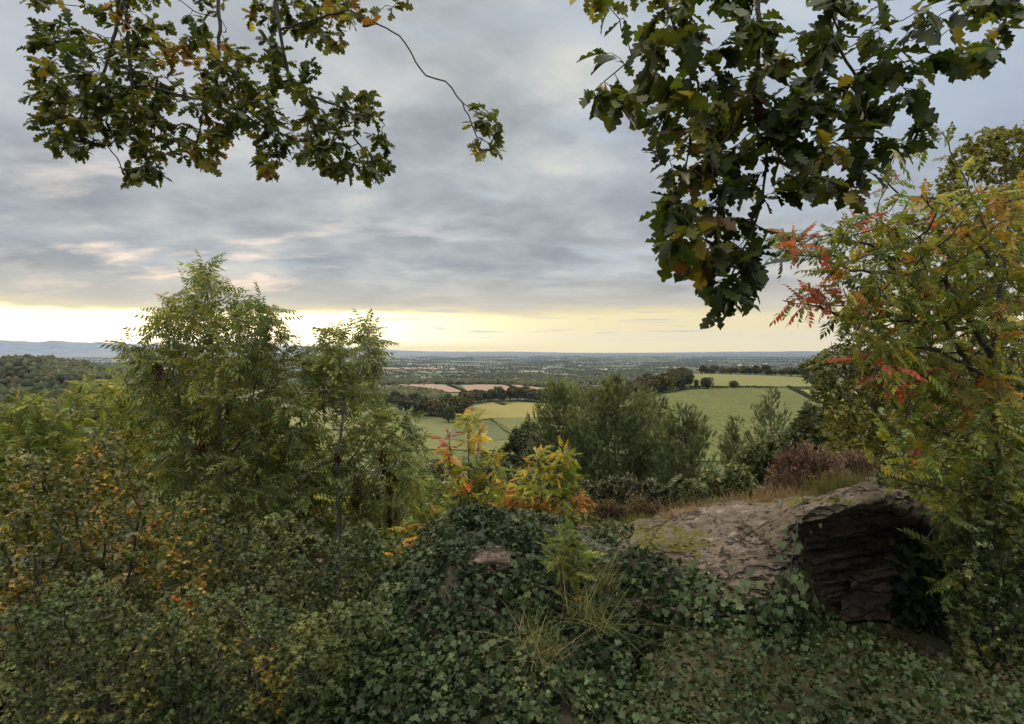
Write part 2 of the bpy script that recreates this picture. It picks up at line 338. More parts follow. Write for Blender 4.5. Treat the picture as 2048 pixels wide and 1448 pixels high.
# ------------------------------------------------------------------ distant trees
def crown_mesh(name, mat, seed, R=5.0, H=10.0, nq=1400, qs=0.75, base=(0.045, 0.055, 0.02), lobes=14, var=0.3, low=0.15, tall=1.0):
    g = np.random.default_rng(seed)
    th = g.random(lobes) * 2 * np.pi; u = g.random(lobes) ** 0.6
    zc = H * (low + 0.18 + (0.62 - low) * g.random(lobes)); w = np.sqrt(np.clip(1 - ((zc / H - 0.5) / 0.62) ** 2, 0.05, 1))
    C = np.stack([np.cos(th) * u * R * 0.62 * w, np.sin(th) * u * R * 0.62 * w, zc], 1); rad = R * (0.34 + 0.22 * g.random(lobes))
    C = np.vstack([C, [[0, 0, H * 0.62], [0, 0, H * 0.4]]]); rad = np.append(rad, [R * 0.62, R * 0.72])
    k = g.choice(len(C), nq, p=rad ** 2 / np.sum(rad ** 2))
    d = g.normal(size=(nq, 3)); d /= np.linalg.norm(d, axis=1)[:, None]
    d[:, 2] = np.where(d[:, 2] < -0.5, -d[:, 2], d[:, 2])
    P = C[k] + d * (rad[k] * (0.86 + 0.22 * g.random(nq)))[:, None] * np.array([1, 1, 0.85 * tall])
    n = d + 0.7 * g.normal(size=(nq, 3)); n /= np.linalg.norm(n, axis=1)[:, None]
    a = np.cross(n, g.normal(size=(nq, 3))); a /= np.linalg.norm(a, axis=1)[:, None]; b_ = np.cross(n, a)
    s = qs * (0.5 + g.random(nq))[:, None]
    V = np.stack([P - a * s, P - b_ * s * 0.7 + n * s * 0.2, P + a * s, P + b_ * s * 0.7 - n * s * 0.15], 1).reshape(-1, 3)
    lobe_t = 1 + 0.22 * g.normal(size=len(C))
    c = np.array(base)[None] * (lobe_t[k] * (1 + var * g.normal(size=nq)))[:, None].clip(0.35, 2.2)
    c[:, 0] *= 1 + 0.25 * g.random(nq)
    me = mesh_np(name, V, np.arange(nq * 4), np.arange(nq) * 4, mat, np.repeat(c, 4, 0))
    data = me.data; bpy.data.objects.remove(me); return data
def tube_np(paths, sides=6):
    """paths: list of (pts (n,3), radii (n)). returns V, loops, starts of closed-side tubes"""
    Vs, Fs = [], []; off = 0
    ang = np.arange(sides) * 2 * np.pi / sides; ca, sa = np.cos(ang), np.sin(ang)
    for P, r in paths:
        P = np.asarray(P, float); r = np.asarray(r, float); n = len(P)
        T = np.gradient(P, axis=0); T /= np.linalg.norm(T, axis=1)[:, None] + 1e-9
        ref = np.array([1.0, 0, 0]) if abs(T[0, 0]) < 0.8 else np.array([0, 1.0, 0])
        U = np.cross(T, ref); U /= np.linalg.norm(U, axis=1)[:, None] + 1e-9; W = np.cross(T, U)
        ring = P[:, None, :] + r[:, None, None] * (U[:, None, :] * ca[None, :, None] + W[:, None, :] * sa[None, :, None])
        Vs.append(ring.reshape(-1, 3))
        i = np.arange(n - 1)[:, None] * sides; j = np.arange(sides)[None, :]; j2 = (j + 1) % sides
        q = np.stack([i + j, i + j2, i + sides + j2, i + sides + j], -1).reshape(-1, 4) + off
        Fs.append(q); off += n * sides
    V = np.concatenate(Vs); Q = np.concatenate(Fs)
    return V, Q.ravel(), np.arange(len(Q)) * 4
def tubes(name, paths, mat, parent=None, sides=6, origin=None):
    V, lo, st = tube_np(paths, sides)
    return mesh_np(name, V, lo, st, mat, smooth=True, parent=parent, origin=origin)
m_farleaf = leaf_mat("distant_foliage", 0.0, 0.9, 0.05, 0.1)
m_bark = bark_mat("bark_grey", (0.05, 0.045, 0.038), (0.13, 0.12, 0.10))
def far_trunk_mesh(H, R):
    ps = [(np.array([(0, 0, -1), (0.1, 0, H * 0.3), (0, 0.1, H * 0.7)]), [0.4, 0.32, 0.12])]
    for k in range(4):
        a = k * 1.7; ps.append((np.array([(0.05, 0, H * 0.3), (math.cos(a) * R * .4, math.sin(a) * R * .4, H * 0.55)]), [0.2, 0.06]))
    o = tubes("trunk", ps, m_bark, sides=5); d = o.data; bpy.data.objects.remove(o); return d
trunk_d = far_trunk_mesh(10, 5)
GREENS = [(0.050, 0.058, 0.024), (0.040, 0.050, 0.022), (0.065, 0.068, 0.026), (0.055, 0.050, 0.026), (0.072, 0.062, 0.030), (0.036, 0.046, 0.026)]
crowns = [crown_mesh("crown", m_farleaf, 100 + k, 5.2, 10.5, 1300, 0.55, GREENS[k], lobes=12 + k) for k in range(6)]
crowns_tall = [crown_mesh("crown", m_farleaf, 140 + k, 3.6, 13, 1000, 0.5, GREENS[k], lobes=10, tall=1.3) for k in range(2)]
fine_crowns = [crown_mesh("crown", m_farleaf, 160 + k, 5.2, 10.0, 6500, 0.24, GREENS[k], lobes=26, low=0.02) for k in range(3)]
def far_tree(P, s, sz, label, group, k=None, name="broadleaf_tree", cat="tree", bank=None):
    bank = bank or crowns
    o = empty(name, P, label, cat, group)
    o.scale = (s, s, sz); o.rotation_euler = (0, 0, random.random() * 6.28)
    c = bpy.data.objects.new("crown", bank[random.randrange(len(bank)) if k is None else k]); link(c, o)
    tr = bpy.data.objects.new("trunk", trunk_d); link(tr, o)
    return o
def wood_line(pts, rows, step, label, group, hs=(1.0, 1.5), depth=14, rmin=200, bank=None, skip=0.0):
    """trees along an image polyline of trunk feet, several rows deep"""
    W = np.array([on_ground(*q, rmin)[:2] for q in poly_interp(pts, 60)])
    s = np.concatenate([[0], np.cumsum(np.hypot(*np.diff(W, axis=0).T))]); n = max(2, int(s[-1] / step)); c = 0
    for i in range(n):
        for rw in range(rows):
            if random.random() < skip: continue
            q = (i + random.random() * 0.8) / n * s[-1]; x = np.interp(q, s, W[:, 0]); y = np.interp(q, s, W[:, 1])
            r = math.hypot(x, y); k = 1 + (rw * depth + random.uniform(-3, 3)) / r
            x, y = x * k, y * k; sc = random.uniform(*hs)
            far_tree((x, y, float(hgt(x, y)) - 0.5), sc, sc * random.uniform(0.85, 1.15), label, group, bank=bank); c += 1
    return c
nt_ = 0
nt_ += wood_line([(1255, 797), (1300, 790), (1340, 784), (1375, 778)], 3, 7, "round-crowned tree in the dark copse capping the left end of the green hill", "trees of the copse on the green hill", (1.0, 1.35), 12)
nt_ += wood_line([(1262, 790), (1330, 773), (1375, 766)], 3, 8, "round-crowned tree in the dark copse capping the left end of the green hill", "trees of the copse on the green hill", (0.95, 1.3), 14)
nt_ += wood_line([(1150, 812), (1200, 805), (1260, 797)], 2, 8, "tree in the wood falling away left of the green hill", "trees left of the green hill", (0.9, 1.3))
nt_ += wood_line([(1400, 749), (1480, 750), (1560, 752), (1640, 756)], 2, 11, "tree in the long dark belt along the skyline of the green hill", "trees of the belt behind the green hill", (0.7, 1.1), 18, 550)
nt_ += wood_line([(935, 808), (990, 803), (1050, 803), (1110, 808), (1170, 812)], 3, 9, "tree in the dark wood behind the golden stubble field", "trees behind the golden field", (1.15, 1.65), 14)
nt_ += wood_line([(805, 828), (850, 832), (905, 835), (935, 820)], 3, 9, "dark round tree in the clump left of the golden field", "trees of the clump left of the golden field", (1.2, 1.85), 14)
nt_ += wood_line([(590, 812), (680, 812), (760, 812), (830, 814)], 3, 11, "tree in the dark wood beyond the pasture seen between the two ash trees", "trees between the ash trees", (0.9, 1.4), 16)
for X, Y, s, lab in ((897, 846, 1.25, "large dark round tree standing forward of its clump beside the pasture"),):
    P = on_ground(X, Y, 150); far_tree(P, s, s * 1.1, lab, None, 0, "oak_tree", bank=fine_crowns)
P = on_ground(1413, 778, 200); far_tree(P, 1.05, 0.95, "larger of the two lone round trees on the hedge across the green hill", None, 1, "oak_tree", bank=fine_crowns)
P = on_ground(1468, 777, 200); far_tree(P, 0.78, 0.62, "smaller of the two lone round trees on the hedge across the green hill", None, 2, "oak_tree", bank=fine_crowns)
P = on_ground(1393, 778, 200); far_tree(P, 0.45, 0.75, "narrow little tree between the copse and the larger lone tree", None, 0, "young_tree", bank=fine_crowns)
# hedges: one leafy ribbon each
def hedge_obj(pts, h, w, label, col=(0.038, 0.046, 0.022), rmin=100, q=0.45, dens=9):
    W = np.array([on_ground(*p_, rmin)[:2] for p_ in poly_interp(pts, 40)])
    s = np.concatenate([[0], np.cumsum(np.hypot(*np.diff(W, axis=0).T))]); n = int(min(26000, s[-1] * dens * max(1, h)))
    u = rng.random(n) * s[-1]; x = np.interp(u, s, W[:, 0]); y = np.interp(u, s, W[:, 1])
    th = rng.random(n) * np.pi; hh = h * (0.75 + 0.5 * fbm(u / 4, u * 0 + 3, 3)); d = np.stack([np.cos(th) * w, np.zeros(n), np.sin(th)], 1)
    x = x + np.cos(th) * w * (0.8 + .3 * rng.random(n)); y = y + (rng.random(n) - .5) * w * 2
    z = hgt(x, y) + np.sin(th) * hh * (0.8 + .3 * rng.random(n))
    P = np.stack([x, y, z], 1); nn = rng.normal(size=(n, 3)) + np.stack([np.cos(th), -.5 * np.ones(n), np.sin(th) + .3], 1); nn /= np.linalg.norm(nn, axis=1)[:, None]
    a = np.cross(nn, rng.normal(size=(n, 3))); a /= np.linalg.norm(a, axis=1)[:, None]; b_ = np.cross(nn, a); sz = q * (0.5 + rng.random(n))[:, None]
    V = np.stack([P - a * sz, P - b_ * sz * .7, P + a * sz, P + b_ * sz * .7], 1).reshape(-1, 3)
    c = np.array(col)[None] * (1 + .3 * rng.normal(size=n)).clip(.4, 2)[:, None]
    o = mesh_np("hedge", V, np.arange(n * 4), np.arange(n) * 4, m_farleaf, np.repeat(c, 4, 0))
    return tag(o, label, "hedge")
hedge_obj([(1380, 777), (1440, 777), (1500, 776), (1548, 777)], 1.6, 1.0, "long dark hedge crossing the green hill behind the two lone trees")
hedge_obj([(1576, 776), (1600, 786), (1625, 800), (1640, 808)], 2.2, 1.5, "hedge running downhill between the crop and the golden field corner")
hedge_obj([(978, 838), (1000, 850), (1020, 864)], 1.0, 0.8, "low hedge curving through the valley pasture below the golden field", (0.06, 0.07, 0.03))
hedge_obj([(988, 806), (1010, 812)], 2.5, 1.5, "short hedge at the corner where the golden field meets the wood", (0.05, 0.06, 0.03))
hedge_obj([(895, 772), (918, 780), (935, 788)], 4.0, 2.0, "tall hedge between the first and second brown ploughed fields", (0.035, 0.035, 0.02), q=0.9, dens=6)
hedge_obj([(1005, 769), (1025, 776), (1048, 785)], 4.0, 2.0, "tall hedge between the second and third brown ploughed fields", (0.035, 0.035, 0.02), q=0.9, dens=6)
hedge_obj([(560, 858), (700, 864), (800, 859)], 1.5, 1.0, "low hedge across the pale pasture seen between the ash trees", (0.06, 0.07, 0.03))
hedge_obj([(1590, 780), (1700, 780)], 1.5, 1.0, "hedge along the top of the golden field corner at right")
# woods and hedgerow trees of the plain: thousands of small crowns in one object
ico = np.array([(0, 0, 1)] + [(0.894 * math.cos(k * 1.2566), 0.894 * math.sin(k * 1.2566), 0.447) for k in range(5)] + [(0.894 * math.cos(k * 1.2566 + .628), 0.894 * math.sin(k * 1.2566 + .628), -0.447) for k in range(5)])
icof = [(0, 1 + k, 1 + (k + 1) % 5) for k in range(5)] + [(1 + k, 6 + k, 1 + (k + 1) % 5) for k in range(5)] + [(1 + (k + 1) % 5, 6 + k, 6 + (k + 1) % 5) for k in range(5)]
icof = np.array(icof)
def blob_trees(name, P, s, colr):
    n = len(P); J = 1 + 0.28 * rng.normal(size=(n, len(ico), 1)).clip(-1.5, 1.5)
    V = P[:, None, :] + ico[None] * J * s[:, None, None] * np.array([1, 1, 1.05]) + np.array([0, 0, 1])[None, None] * s[:, None, None] * 0.8
    f = (icof[None] + (np.arange(n) * len(ico))[:, None, None]).reshape(-1, 3)
    c = np.repeat(colr, len(ico), 0)
    o = mesh_np(name, V.reshape(-1, 3), f.ravel(), np.arange(len(f)) * 3, m_farleaf, c); return o
def blob_cols(n): 
    b0 = np.array(GREENS)[rng.integers(0, len(GREENS), n)]; return b0 * (1 + .25 * rng.normal(size=n)).clip(.5, 1.8)[:, None] * 0.85
pts = []
for k in range(1500):
    r = 1500 * (9.5 ** rng.random()); a = rng.uniform(-0.85, 0.85); x0, y0 = r * math.sin(a), r * math.cos(a)
    th = 0.35 + (rng.random() < 0.5) * 1.5708 + rng.normal() * 0.12; ln = rng.uniform(100, 420) * (1 + r / 6000); st_ = rng.uniform(9, 26) * (1 + r / 5000)
    m_ = int(ln / st_); q = np.arange(m_) * st_ + rng.normal(size=m_) * 3
    pts.append(np.stack([x0 + q * math.cos(th), y0 + q * math.sin(th)], 1))
for k in range(150):
    r = 1600 * (6.5 ** rng.random()); a = rng.uniform(-0.85, 0.85); x0, y0 = r * math.sin(a), r * math.cos(a); m_ = int(rng.uniform(30, 130))
    pts.append(np.stack([x0 + rng.normal(size=m_) * rng.uniform(60, 200), y0 + rng.normal(size=m_) * rng.uniform(30, 90)], 1))
pts = np.concatenate(pts); z = hgt(pts[:, 0], pts[:, 1]); rr = np.hypot(pts[:, 0], pts[:, 1])
ok = rr > 1450; pts, z, rr = pts[ok], z[ok], rr[ok]
s = rng.uniform(3.0, 6.0, len(pts)) * (1 + rr / 14000)
o = blob_trees("hedgerow_trees", np.column_stack([pts, z - 1]), s, blob_cols(len(pts)))
tag(o, "countless small hedgerow and woodland trees dotted over the distant blue plain", "trees", kind='stuff')
def far_wood(poly, n, label, smin=3.5, smax=6.5, rmin=300):
    T = poly_interp(poly[0], 40); B = poly_interp(poly[1], 40); P = []
    for k in range(n):
        u = rng.random() * 39; i = int(u); v = rng.random(); q = T[i] * v + B[i] * (1 - v); P.append(on_ground(q[0] + rng.normal() * 2, q[1], rmin))
    P = np.array(P); P[:, :2] += rng.normal(size=(n, 2)) * 6; P[:, 2] = hgt(P[:, 0], P[:, 1]) - 1
    Q = blob_trees("woodland", P, rng.uniform(smin, smax, n), blob_cols(n)); return tag(Q, label, "woodland", kind='stuff')
# ------------------------------------------------------------------ leaf templates (y = along the leaf, z = upper side, unit length)
def T_oak(curl=0.12):
    ys = [0, .12, .17, .22, .28, .34, .40, .45, .51, .57, .62, .68, .74, .79, .85, .92, .97, 1.0]
    ws = [.015, .03, .10, .14, .09, .13, .21, .23, .14, .18, .28, .29, .19, .20, .27, .23, .12, .0]
    V = []; 
    for y, w in zip(ys, ws):
        dz = -curl * y * y
        V += [(-w, y + w * .30, dz + w * .25), (0, y, dz), (w, y + w * .30, dz + w * .25)]
    Fc = []
    for i in range(len(ys) - 1):
        a = i * 3; Fc += [(a, a + 1, a + 4, a + 3), (a + 1, a + 2, a + 5, a + 4)]
    return np.array(V), Fc
def T_oak_fine(curl=.12, ph=0.0):
    V = []; n = 41
    for i in range(n):
        y = i / (n - 1); env = .31 * math.sin(math.pi * min(1, y ** 1.45 + .0)) ** .75 if 0 < y < 1 else 0
        w = env * (.36 + .62 * abs(math.sin(math.pi * (4.2 * y + ph))) ** .75) if y < 1 else 0
        if y < .1: w = .012
        dz = -curl * y * y
        V += [(-w, y + w * .12, dz + w * .25), (0, y, dz), (w, y + w * .12, dz + w * .25)]
    Fc = []
    for i in range(n - 1):
        a = i * 3; Fc += [(a, a + 1, a + 4, a + 3), (a + 1, a + 2, a + 5, a + 4)]
    return np.array(V), Fc
def T_simple(w=.28, curl=.15):
    V = [(0, 0, 0), (-w * .8, .35, .05), (0, .4, -curl * .2), (w * .8, .35, .05), (-w * .6, .72, 0), (w * .6, .72, 0), (0, 1, -curl)]
    return np.array(V), [(0, 2, 1), (0, 3, 2), (1, 2, 6, 4), (2, 3, 5, 6)]
def T_lobed(curl=.1):   # maple / hawthorn
    V = [(0, 0, 0), (-.42, .22, .04), (-.18, .38, 0), (-.48, .66, .03), (-.16, .68, 0), (0, 1, -curl), (.16, .68, 0), (.48, .66, .03), (.18, .38, 0), (.42, .22, .04), (0, .45, -.03)]
    return np.array(V), [(0, 10, 2, 1), (10, 4, 3, 2), (10, 5, 4), (10, 6, 5), (10, 8, 7, 6), (0, 9, 8, 10)]
def T_ivy(curl=.06):
    V = [(0, 0, 0), (-.30, -.12, -.03), (-.52, .16, .0), (-.30, .36, .03), (-.42, .62, .0), (-.16, .70, .03), (0, 1, -curl), (.16, .70, .03), (.42, .62, .0), (.30, .36, .03), (.52, .16, .0), (.30, -.12, -.03), (0, .35, -.02)]
    return np.array(V), [(12, 0, 1, 2), (12, 2, 3), (12, 3, 4, 5), (12, 5, 6), (12, 6, 7), (12, 7, 8, 9), (12, 9, 10), (12, 10, 11, 0)]
def T_pinnate(pairs=5, ll=.30, lw=.10, curl=.35, droop=.25, seed=0):
    g = np.random.default_rng(seed); V = []; Fc = []
    def leaflet(px_, py, pz, ax, ay, az_, L_):
        b = len(V); d = np.array([ax, ay, az_]); d = d / np.linalg.norm(d); sx = np.cross(d, (0, 0, 1.)); sx /= np.linalg.norm(sx) + 1e-6; o_ = np.array([px_, py, pz])
        for q in (o_, o_ + d * L_ * .45 - sx * lw * L_ / .3 * .5 * 1.0, o_ + d * L_ + np.array([0, 0, -.04]), o_ + d * L_ * .45 + sx * lw * L_ / .3 * .5 * 1.0): V.append(q)
        Fc.append((b, b + 3, b + 2, b + 1))
    z = lambda y: -curl * y * y
    for k in range(pairs):
        y = .25 + .66 * k / (pairs - 1) if pairs > 1 else .5
        L_ = ll * (1 - .25 * abs(k / (pairs - 1) - .4)) * (1 + .15 * g.normal())
        for sgn in (-1, 1): leaflet(0, y, z(y), sgn * 1, .55 + .2 * g.normal(), -droop * 1.5 + .25 * g.normal() - .3, L_)
    leaflet(0, .98, z(.98), 0.1 * g.normal(), 1, -.6, ll)
    b = len(V)      # rachis
    for y in (0, .5, 1.): V += [np.array([-.008, y, z(y)]), np.array([.008, y, z(y)])]
    Fc += [(b, b + 1, b + 3, b + 2), (b + 2, b + 3, b + 5, b + 4)]
    return np.array(V), Fc
def T_tuft(n=18, w=.035, seed=0, spread=.7):
    g = np.random.default_rng(seed); V = []; Fc = []
    for k in range(n):
        th = g.random() * 6.283; y0_ = g.random() * .55; s_ = spread * (0.55 + .5 * g.random()); d = np.array([math.cos(th) * s_, 1 - .3 * s_, math.sin(th) * s_]); d /= np.linalg.norm(d)
        side = np.cross(d, g.normal(size=3)); side /= np.linalg.norm(side); b = len(V); o_ = np.array([0, y0_, 0])
        V += [o_ - side * w, o_ + side * w, o_ + d * .5]; Fc.append((b, b + 1, b + 2))
    return np.array(V), Fc
def T_blade(w=.02, bend=.35):
    V = []; 
    for k in range(4):
        y = k / 3; V += [(-w * (1 - y * .95), y, -bend * y * y), (w * (1 - y * .95), y, -bend * y * y)]
    return np.array(V), [(0, 1, 3, 2), (2, 3, 5, 4), (4, 5, 7, 6)]
def scatter(name, T, P, D, U, S, C, mat, parent=None, origin=None, tipvar=0.0, smooth=False):
    """place templates T (list of (V,F)) at P with axis D, up hint U, size S, colour C"""
    n = len(P); which = rng.integers(0, len(T), n); Vs, Ls, Ss, Cs = [], [], [], []; vo_ = 0; lo_ = 0
    D = D / (np.linalg.norm(D, axis=1)[:, None] + 1e-9); X = np.cross(D, U); X /= np.linalg.norm(X, axis=1)[:, None] + 1e-9; Z = np.cross(X, D)
    for w, (tv, tf) in enumerate(T):
        k = np.where(which == w)[0]
        if not len(k): continue
        v = P[k][:, None] + S[k][:, None, None] * (tv[None, :, 0:1] * X[k][:, None] + tv[None, :, 1:2] * D[k][:, None] + tv[None, :, 2:3] * Z[k][:, None])
        Vs.append(v.reshape(-1, 3)); c = np.repeat(C[k], len(tv), 0); Cs.append(c)
        fl = np.concatenate([np.array(f) for f in tf]); ln = np.array([len(f) for f in tf]); st0 = np.concatenate([[0], np.cumsum(ln)[:-1]])
        Ls.append((fl[None] + (np.arange(len(k)) * len(tv))[:, None] + vo_).ravel()); Ss.append((st0[None] + (np.arange(len(k)) * len(fl))[:, None] + lo_).ravel())
        vo_ += len(k) * len(tv); lo_ += len(k) * len(fl)
    return mesh_np(name, np.concatenate(Vs), np.concatenate(Ls), np.concatenate(Ss), mat, np.clip(np.concatenate(Cs), 0, 1), parent=parent, origin=origin, smooth=smooth)
# ------------------------------------------------------------------ growing trees towards a cloud of points
def in_poly(pts, poly):
    poly = np.array(poly, float); x, y = pts[:, 0], pts[:, 1]; c = np.zeros(len(pts), bool); j = len(poly) - 1
    for i in range(len(poly)):
        xi, yi = poly[i]; xj, yj = poly[j]
        c ^= ((yi > y) != (yj > y)) & (x < (xj - xi) * (y - yi) / (yj - yi + 1e-9) + xi); j = i
    return c
def cloud(polys, n, d, rd):
    """n points whose pixels fall in the polygons, at distance d +- rd (metres)"""
    out_ = []; area = []
    for q in polys:
        q_ = np.array(q, float); area.append(abs(np.sum(q_[:, 0] * np.roll(q_[:, 1], 1) - q_[:, 1] * np.roll(q_[:, 0], 1))) / 2)
    area = np.array(area); tot = area.sum()
    for q, a in zip(polys, area):
        m_ = max(3, int(n * a / tot)); lo_ = np.min(q, 0); hi = np.max(q, 0); got = np.zeros((0, 2))
        while len(got) < m_:
            p_ = lo_ + rng.random((m_ * 3, 2)) * (hi - lo_); got = np.vstack([got, p_[in_poly(p_, q)]])
        got = got[:m_]; cx = got[:, 0].mean(); hw = max(1, (hi[0] - lo_[0]) / 2)
        lim = rd * np.sqrt(np.clip(1 - ((got[:, 0] - cx) / hw / 1.15) ** 2, .1, 1))
        dd = d + (rng.random(m_) * 2 - 1) * lim
        out_.append(np.stack([dd * (got[:, 0] - CX) / F, dd, dd * (Y0 - got[:, 1]) / F], 1))
    return np.concatenate(out_)
def grow(attr, seeds, step, infl, kill, trop=(0, 0, 0), iters=220, jit=.25):
    """seeds: list of polylines (world) forming the first limbs; returns nodes, parent"""
    Nn = []; Pa = []
    for s_ in seeds:
        s_ = np.asarray(s_, float); base = None
        if Nn:
            dd = np.linalg.norm(np.array(Nn) - s_[0], axis=1); base = int(np.argmin(dd))
        seg = [s_[0]]
        for a, b in zip(s_[:-1], s_[1:]):
            k = max(1, int(np.linalg.norm(b - a) / step)); seg += [a + (b - a) * (i + 1) / k for i in range(k)]
        for i, q in enumerate(seg):
            if i == 0 and base is not None:
                prev = base; continue
            Nn.append(q + rng.normal(size=3) * step * .08 * (i > 0)); Pa.append(-1 if (i == 0) else (prev)); prev = len(Nn) - 1
    Nn = np.array(Nn); Pa = list(Pa); A = attr.copy()
    dm = np.linalg.norm(A[:, None] - Nn[None], axis=2); near = dm.argmin(1); dist = dm.min(1)
    alive = dist > kill; A, near, dist = A[alive], near[alive], dist[alive]; nodes = [Nn]; cnt = len(Nn); kids = {}
    NN = np.zeros((60000, 3)); NN[:cnt] = Nn
    for it in range(iters):
        if not len(A): break
        m_ = dist < infl
        if not m_.any(): infl *= 1.5; continue
        u, inv = np.unique(near[m_], return_inverse=True); v = A[m_] - NN[near[m_]]; v /= np.linalg.norm(v, axis=1)[:, None] + 1e-9
        acc = np.zeros((len(u), 3)); np.add.at(acc, inv, v); acc /= np.linalg.norm(acc, axis=1)[:, None] + 1e-9
        acc = acc + np.array(trop) + rng.normal(size=acc.shape) * jit; acc /= np.linalg.norm(acc, axis=1)[:, None]
        new = NN[u] + acc * step
        if cnt + len(new) > 59000: break
        for q in u: Pa.append(int(q))
        NN[cnt:cnt + len(new)] = new
        dn = np.linalg.norm(A[:, None] - new[None], axis=2); j = dn.argmin(1); dj = dn[np.arange(len(A)), j]; b = dj < dist
        near[b] = cnt + j[b]; dist[b] = dj[b]; cnt += len(new)
        keep = dist > kill; 
        stall = rng.random(len(A)) > 0.004; keep &= stall
        A, near, dist = A[keep], near[keep], dist[keep]
    return NN[:cnt].copy(), np.array(Pa)
def pipe(nodes, par, r0, expo=2.3, rmax=9):
    n = len(nodes); acc = np.zeros(n); kids = np.zeros(n, int); r = np.zeros(n)
    for i in range(n): 
        if par[i] >= 0: kids[par[i]] += 1
    order = np.arange(n)[::-1]
    # parents always precede children
    for i in order:
        r[i] = max(r0, acc[i] ** (1 / expo)) if kids[i] else r0
        if par[i] >= 0: acc[par[i]] += r[i] ** expo
    return np.minimum(r, rmax), kids
def chains(nodes, par, r, thr):
    n = len(nodes); main = -np.ones(n, int); best = np.zeros(n)
    for i in range(n - 1, 0, -1):
        p_ = par[i]
        if p_ >= 0 and r[i] > best[p_]: best[p_] = r[i]; main[p_] = i
    out_ = []
    for i in range(n):
        p_ = par[i]
        if p_ < 0 or main[p_] != i:
            if r[i] < thr and p_ >= 0 and False: continue
            ch = [i]; j = main[i]
            while j >= 0: ch.append(j); j = main[j]
            P_c = nodes[ch]; R_c = r[ch]
            if p_ >= 0: P_c = np.vstack([nodes[p_], P_c]); R_c = np.append(min(r[p_], r[i] * 1.15), R_c)
            if len(P_c) > 1: out_.append((P_c, R_c))
    return out_
def palette(P, cols, wts, scale=1.6, seed=0, tone=.22, sel=None):
    """leaf colours picked in clumps"""
    cols = np.array(cols, float); w = np.cumsum(np.array(wts, float) / np.sum(wts)); o_ = 31.7 * seed
    q = fbm(P[:, 0] * scale + o_ + 50, P[:, 2] * scale + P[:, 1] * scale * .7 + o_ + 50, 3) / 0.875
    q = np.clip((q - .5) * 1.9 + .5 + rng.normal(size=len(P)) * .13, 0.001, .999)
    # flatten q to uniform
    q = np.argsort(np.argsort(q)) / len(q)
    k = np.searchsorted(w, q).clip(0, len(cols) - 1)
    c = cols[k] * (1 + tone * rng.normal(size=len(P))).clip(.4, 1.9)[:, None]
    c[:, 0] *= 1 + .12 * rng.normal(size=len(P)); return c.clip(.004, .9)
def leaves_on(nodes, par, r, thr, per, spread=.8, droop=-.3, out=.5, gap=.0, centre=None):
    """positions and directions for leaves on twigs thinner than thr"""
    k = np.where((r < thr) & (par >= 0))[0]; k = np.repeat(k, per); n = len(k); keep = rng.random(n) > gap; k = k[keep]; n = len(k)
    p_ = par[k]; t_ = rng.random(n)[:, None]; P = nodes[p_] * (1 - t_) + nodes[k] * t_
    d = nodes[k] - nodes[p_]; d /= np.linalg.norm(d, axis=1)[:, None] + 1e-9
    D = d * out + rng.normal(size=(n, 3)) * spread * np.array([1, 1, .6]) + np.array([0, 0, droop])
    U = np.array([0, 0, 1.]) + rng.normal(size=(n, 3)) * .45
    return P, D, U
def tree(name, label, cat, base, polys, n_attr, d, rd, seeds, step, r0, thr, per, T, size, cols, wts, barkm, leafm, group=None, spread=.8, droop=-.3, out=.5, gap=0.,
         trop=(0, 0, .1), infl=1.5, kill=None, rmax=.25, sv=.25, seed=0, scale=1.6, extra=None, foliage='foliage', stem='trunk', tone=.22, sides=5, expo=2.3, jit=.25, cloudpts=None):
    o = empty(name, tuple(base), label, cat, group); o0 = np.array(base, float)
    at = cloud(polys, n_attr, d, rd) if cloudpts is None else cloudpts
    nd, pa = grow(at, seeds, step, infl, kill or step * 1.3, trop, jit=jit); r, kids = pipe(nd, pa, r0, expo, rmax)
    V, lo_, st_ = tube_np(chains(nd, pa, r, 0), sides)
    mesh_np(stem, V - o0, lo_, st_, barkm, smooth=True, parent=o)
    P, D, U = leaves_on(nd, pa, r, thr, per, spread, droop, out, gap)
    S = size * (1 + sv * rng.normal(size=len(P))).clip(.45, 1.7)
    C = palette(P, cols, wts, scale, seed, tone)
    if extra: C = extra(P, C)
    scatter(foliage, T, P - o0, D, U, S, C, leafm, parent=o)
    print(name, 'nodes', len(nd), 'leaves', len(P)); return o, nd, pa, r
m_oak = leaf_mat("oak_leaf", .5, .5, .35); m_ash = leaf_mat("ash_leaf", .35, .55, .3); m_row = leaf_mat("rowan_leaf", .45, .55, .25)
m_shrub = leaf_mat("shrub_leaf", .32, .55, .3); m_ivy = leaf_mat("ivy_leaf", .14, .5, .22, .2); m_pine = leaf_mat("pine_needle", .12, .6, .2, .1); m_dry = leaf_mat("dry_grass", .3, .8, .1)
m_twig = bark_mat("dark_twig", (0.020, 0.016, 0.012), (0.055, 0.045, 0.035), 60); m_ashbark = bark_mat("ash_bark", (0.06, 0.062, 0.05), (0.15, 0.15, 0.12), 40)
m_pinebark = bark_mat("pine_bark", (0.05, 0.035, 0.025), (0.12, 0.08, 0.055), 20)
AT = [T_pinnate(5, .31, .11, c_, dr, s_) for s_, (c_, dr) in enumerate(((.2, .25), (.35, .4), (.6, .5)))]
RT = [T_pinnate(6, .30, .145, c_, dr, 10 + s_) for s_, (c_, dr) in enumerate(((.15, .1), (.3, .2), (.45, .3)))]
OT = [T_oak(.05), T_oak(.25), T_oak(-.12)]; OF = [T_oak_fine(.05), T_oak_fine(.25, .2), T_oak_fine(-.1, .1), T_oak_fine(.45)]; LT = [T_lobed(.1), T_lobed(.3)]; ST = [T_simple(.28), T_simple(.34, .3)]; IT = [T_ivy(.06), T_ivy(.2)]
